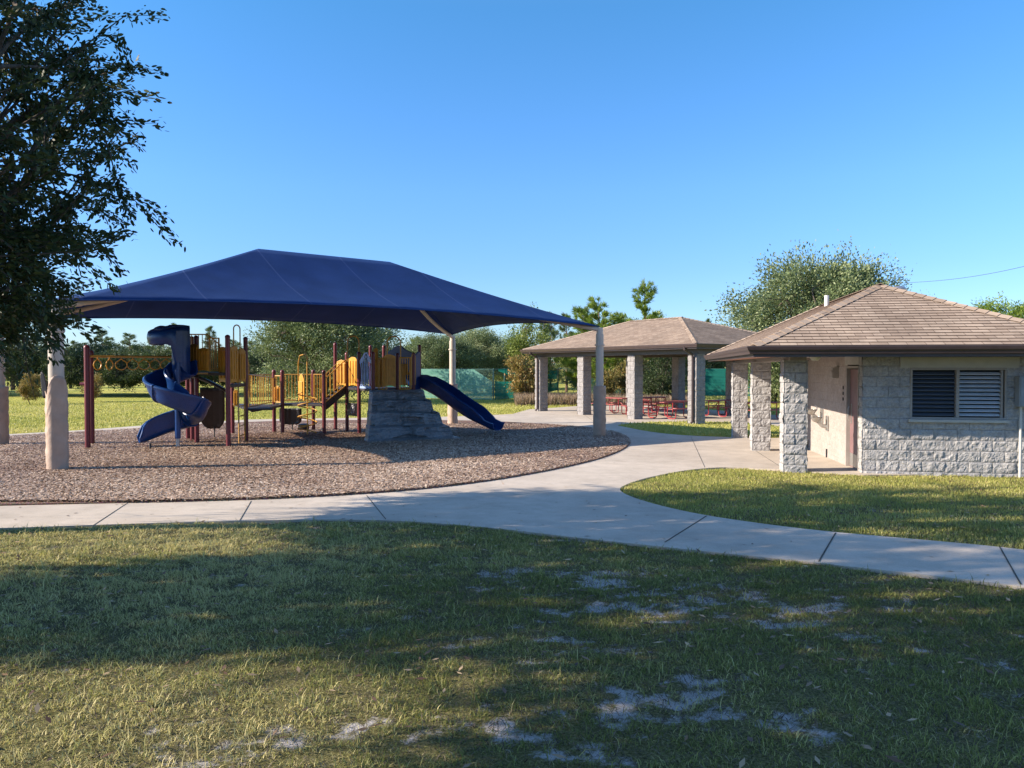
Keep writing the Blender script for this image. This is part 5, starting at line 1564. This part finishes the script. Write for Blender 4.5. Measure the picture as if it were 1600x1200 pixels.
# woods on the left: two staggered ranks of pines and dense trees
wp = [(-60, 62), (-15, 66), (35, 72), (75, 60), (118, 74), (160, 66), (203, 62), (240, 74), (272, 66), (300, 72), (330, 64), (362, 74), (395, 70)]
wl_out = [(-620, 60), (-540, 66), (-470, 58), (-400, 64), (-330, 60), (-270, 66), (-210, 58), (-150, 64), (-105, 60)]
for i, (px, Y) in enumerate(wl_out):
    put(dk if i % 2 else green, px, Y, random.uniform(.9, 1.1), 'dense woodland tree continuing the woods beyond the left edge of the lawn', 'woods beyond the left edge', random.uniform(.6, .8), .2)
wl = ['at the far left edge', 'second from the left edge', 'third from the left edge', 'behind the left canopy post', 'right of the left canopy post', 'left of the first hand rings', 'above the hand rings',
      'left of the spiral slide top', 'behind the spiral slide', 'behind the yellow guard panels', 'behind the high deck', 'behind the tall grab loop', 'left of the live oak']
for (px, Y), w_ in zip(wp, wl):
    put(fpine, px, Y, random.uniform(.8, 1.0), 'woodland pine ' + w_, far, random.uniform(.46, .72), .3)
wd = [(-70, 58), (66, 60), (110, 57), (150, 60), (190, 57), (228, 60), (262, 57), (298, 60), (336, 58), (372, 62), (412, 66)]
wl2 = ['off the left edge', 'behind the canopy post pad', 'between canopy post and maroon post', 'just right of the maroon bar post', 'below the middle hand rings', 'below the last hand rings', 'behind the spiral chute',
       'below the yellow panels', 'behind the charcoal plate', 'behind the maroon ladder post', 'left foot of the live oak']
for (px, Y), w_ in zip(wd, wl2):
    put(dk, px, Y, random.uniform(.62, .8), 'dark woodland tree ' + w_, far, random.uniform(.42, .55), .25)
# far wood masses closing the horizon
wl3 = [(470, 74), (560, 76), (610, 72), (650, 80), (720, 84), (780, 78), (830, 84), (940, 82), (990, 84), (1060, 86), (1130, 78), (1180, 84), (1240, 76), (1310, 84), (1400, 80), (1480, 84), (1560, 80)]
wn3 = ['behind the live oak, left part', 'behind the live oak, right part', 'right of the live oak', 'left of the rear canopy post', 'behind the rear canopy post', 'right of the fence corner', 'behind the green leafy tree',
       'behind the bushy pine', 'behind the tall young pine', 'behind the shelter ridge', 'left behind the big oak', 'behind the big oak', 'behind the restroom columns', 'behind the restroom, left part', 'behind the restroom ridge', 'behind the louvred window side', 'behind the electrical box side']
for i, ((px, Y), w_) in enumerate(zip(wl3, wn3)):
    put(green if i % 2 else dk, px, Y, random.uniform(.9, 1.1), 'far woodland tree ' + w_, 'trees closing the horizon', random.uniform(.6, .8))
for i in range(46):   # far rank that closes gaps between trunks, same unlabelled individuals share one description
    px = -150 + i * 40; Y = random.uniform(92, 112)
    put(fpine if i % 3 else dk, px, Y, random.uniform(1.1, 1.5), 'tree of the farthest rank of the woods, hazy green and closely set', 'farthest rank of the woods', random.uniform(.5, .85), .2)

# ------------------------------------------------------------------ tennis court fence
fp = [P(585, 621.5), P(771, 626), P(872, 616.5), P(1000, 618), P(1245, 621)]
for p in fp: p.z = G(50)
fe_ = thing('court_fence', 'chain link court fence with torn pale green and teal windscreens', 'fence', fp[0])
FH = 2.22
def lerp_z(p, z): return Vector((p.x, p.y, p.z + z))
seg_n = [4, 7, 3, 7]
for s_i in range(4):
    a_, b_ = fp[s_i], fp[s_i + 1]; n_ = seg_n[s_i]
    for i in range(n_):
        p = a_.lerp(b_, i / n_); mb = MB(); mb.tube([lerp_z(p, -.05), lerp_z(p, FH)], .035 if i else .05, 8); mb.tube([lerp_z(p, FH), lerp_z(p, FH + .04)], [.045, .01], 8); mb.build('post', 'fencepost', fe_, smooth=True)
    mb = MB(); mb.tube([lerp_z(a_, FH - .03), lerp_z(b_, FH - .03)], .022, 6); mb.tube([lerp_z(a_, FH * .5), lerp_z(b_, FH * .5)], .015, 6); mb.tube([lerp_z(a_, .06), lerp_z(b_, .06)], .018, 6); mb.build('rail', 'fencepost', fe_)
    L = (b_ - a_).length
    mb = MB(); mb.add([lerp_z(a_, .03), lerp_z(b_, .03), lerp_z(b_, FH), lerp_z(a_, FH)], [(0, 1, 2, 3)], [[(0, 0), (L, 0), (L, FH), (0, FH)]]); mb.build('wire_mesh', 'mesh', fe_)
def screen(a_, b_, s0_, s1_, z0a, z0b, z1a, z1b, mat, seed, sag=.0):
    N_ = 24; K = 10; arr = np.zeros((K + 1, N_ + 1, 3)); uv = np.zeros((K + 1, N_ + 1, 2)); d = (b_ - a_); L = d.length; nv = Vector((d.y, -d.x, 0)).normalized()
    if nv.y > 0: nv = -nv
    for i in range(K + 1):
        for j in range(N_ + 1):
            u_ = j / N_; s = s0_ + (s1_ - s0_) * u_; v_ = i / K
            lo = z0a + (z0b - z0a) * u_; hi = z1a + (z1b - z1a) * u_ - sag * math.sin(math.pi * u_)
            z = lo + (hi - lo) * v_
            w_ = .06 + .05 * float(fbm(np.array([s * L * .9 + seed]), np.array([z * 1.2]), 3, seed)[0]) * math.sin(math.pi * v_)
            p = a_ + d * s + nv * w_
            arr[i, j] = (p.x, p.y, p.z + z); uv[i, j] = (s * L, z)
    mb = MB(); mb.grid(arr, uv); mb.build('windscreen', mat, fe_, smooth=True)
screen(fp[0], fp[1], .28, .62, .05, .05, FH - .02, FH - .05, 'screen_pale', 1)
screen(fp[0], fp[1], .62, .86, .05, .05, FH - .05, FH - .05, 'screen_pale', 2)
screen(fp[0], fp[1], .86, .995, .05, .05, FH - .1, FH * .6, 'screen_pale', 3)
screen(fp[0], fp[1], .0, .27, .05, .05, FH - .02, FH - .02, 'screen_teal', 4)
screen(fp[1], fp[2], .005, .30, .03, .03, FH * .62, FH * .60, 'screen_teal', 5, .06)
screen(fp[1], fp[2], .05, .30, FH * .93, FH * .70, FH - .02, FH - .02, 'screen_teal', 6)
screen(fp[1], fp[2], .76, .98, .2, .4, FH * .55, FH * .5, 'screen_teal', 7, .2)
screen(fp[1], fp[2], .78, .97, FH * .62, FH * .6, FH - .05, FH - .05, 'screen_teal', 8, .1)
screen(fp[3], fp[4], .34, .62, .04, .04, FH - .02, FH - .02, 'screen_teal', 9)
screen(fp[3], fp[4], .63, 1., .04, .04, FH - .02, FH - .02, 'screen_teal', 10)
screen(fp[2], fp[3], .3, .98, .04, .04, FH - .05, FH - .2, 'screen_pale', 11, .3)

# ------------------------------------------------------------------ overhead cable
mb = MB(); a_ = Vector((XP(1395, 52), 52, ZP(443, 52))); b_ = Vector((XP(1760, 34), 34, ZP(372, 34)))
pts = [a_.lerp(b_, i / 24) - Vector((0, 0, .5 * math.sin(math.pi * i / 24))) for i in range(25)]
mb.tube(pts, .012, 6); o = mb.build('overhead_cable', 'wire', None, org=a_)
tag(o, 'thin dark overhead cable crossing the sky above the restroom roof', 'cable')
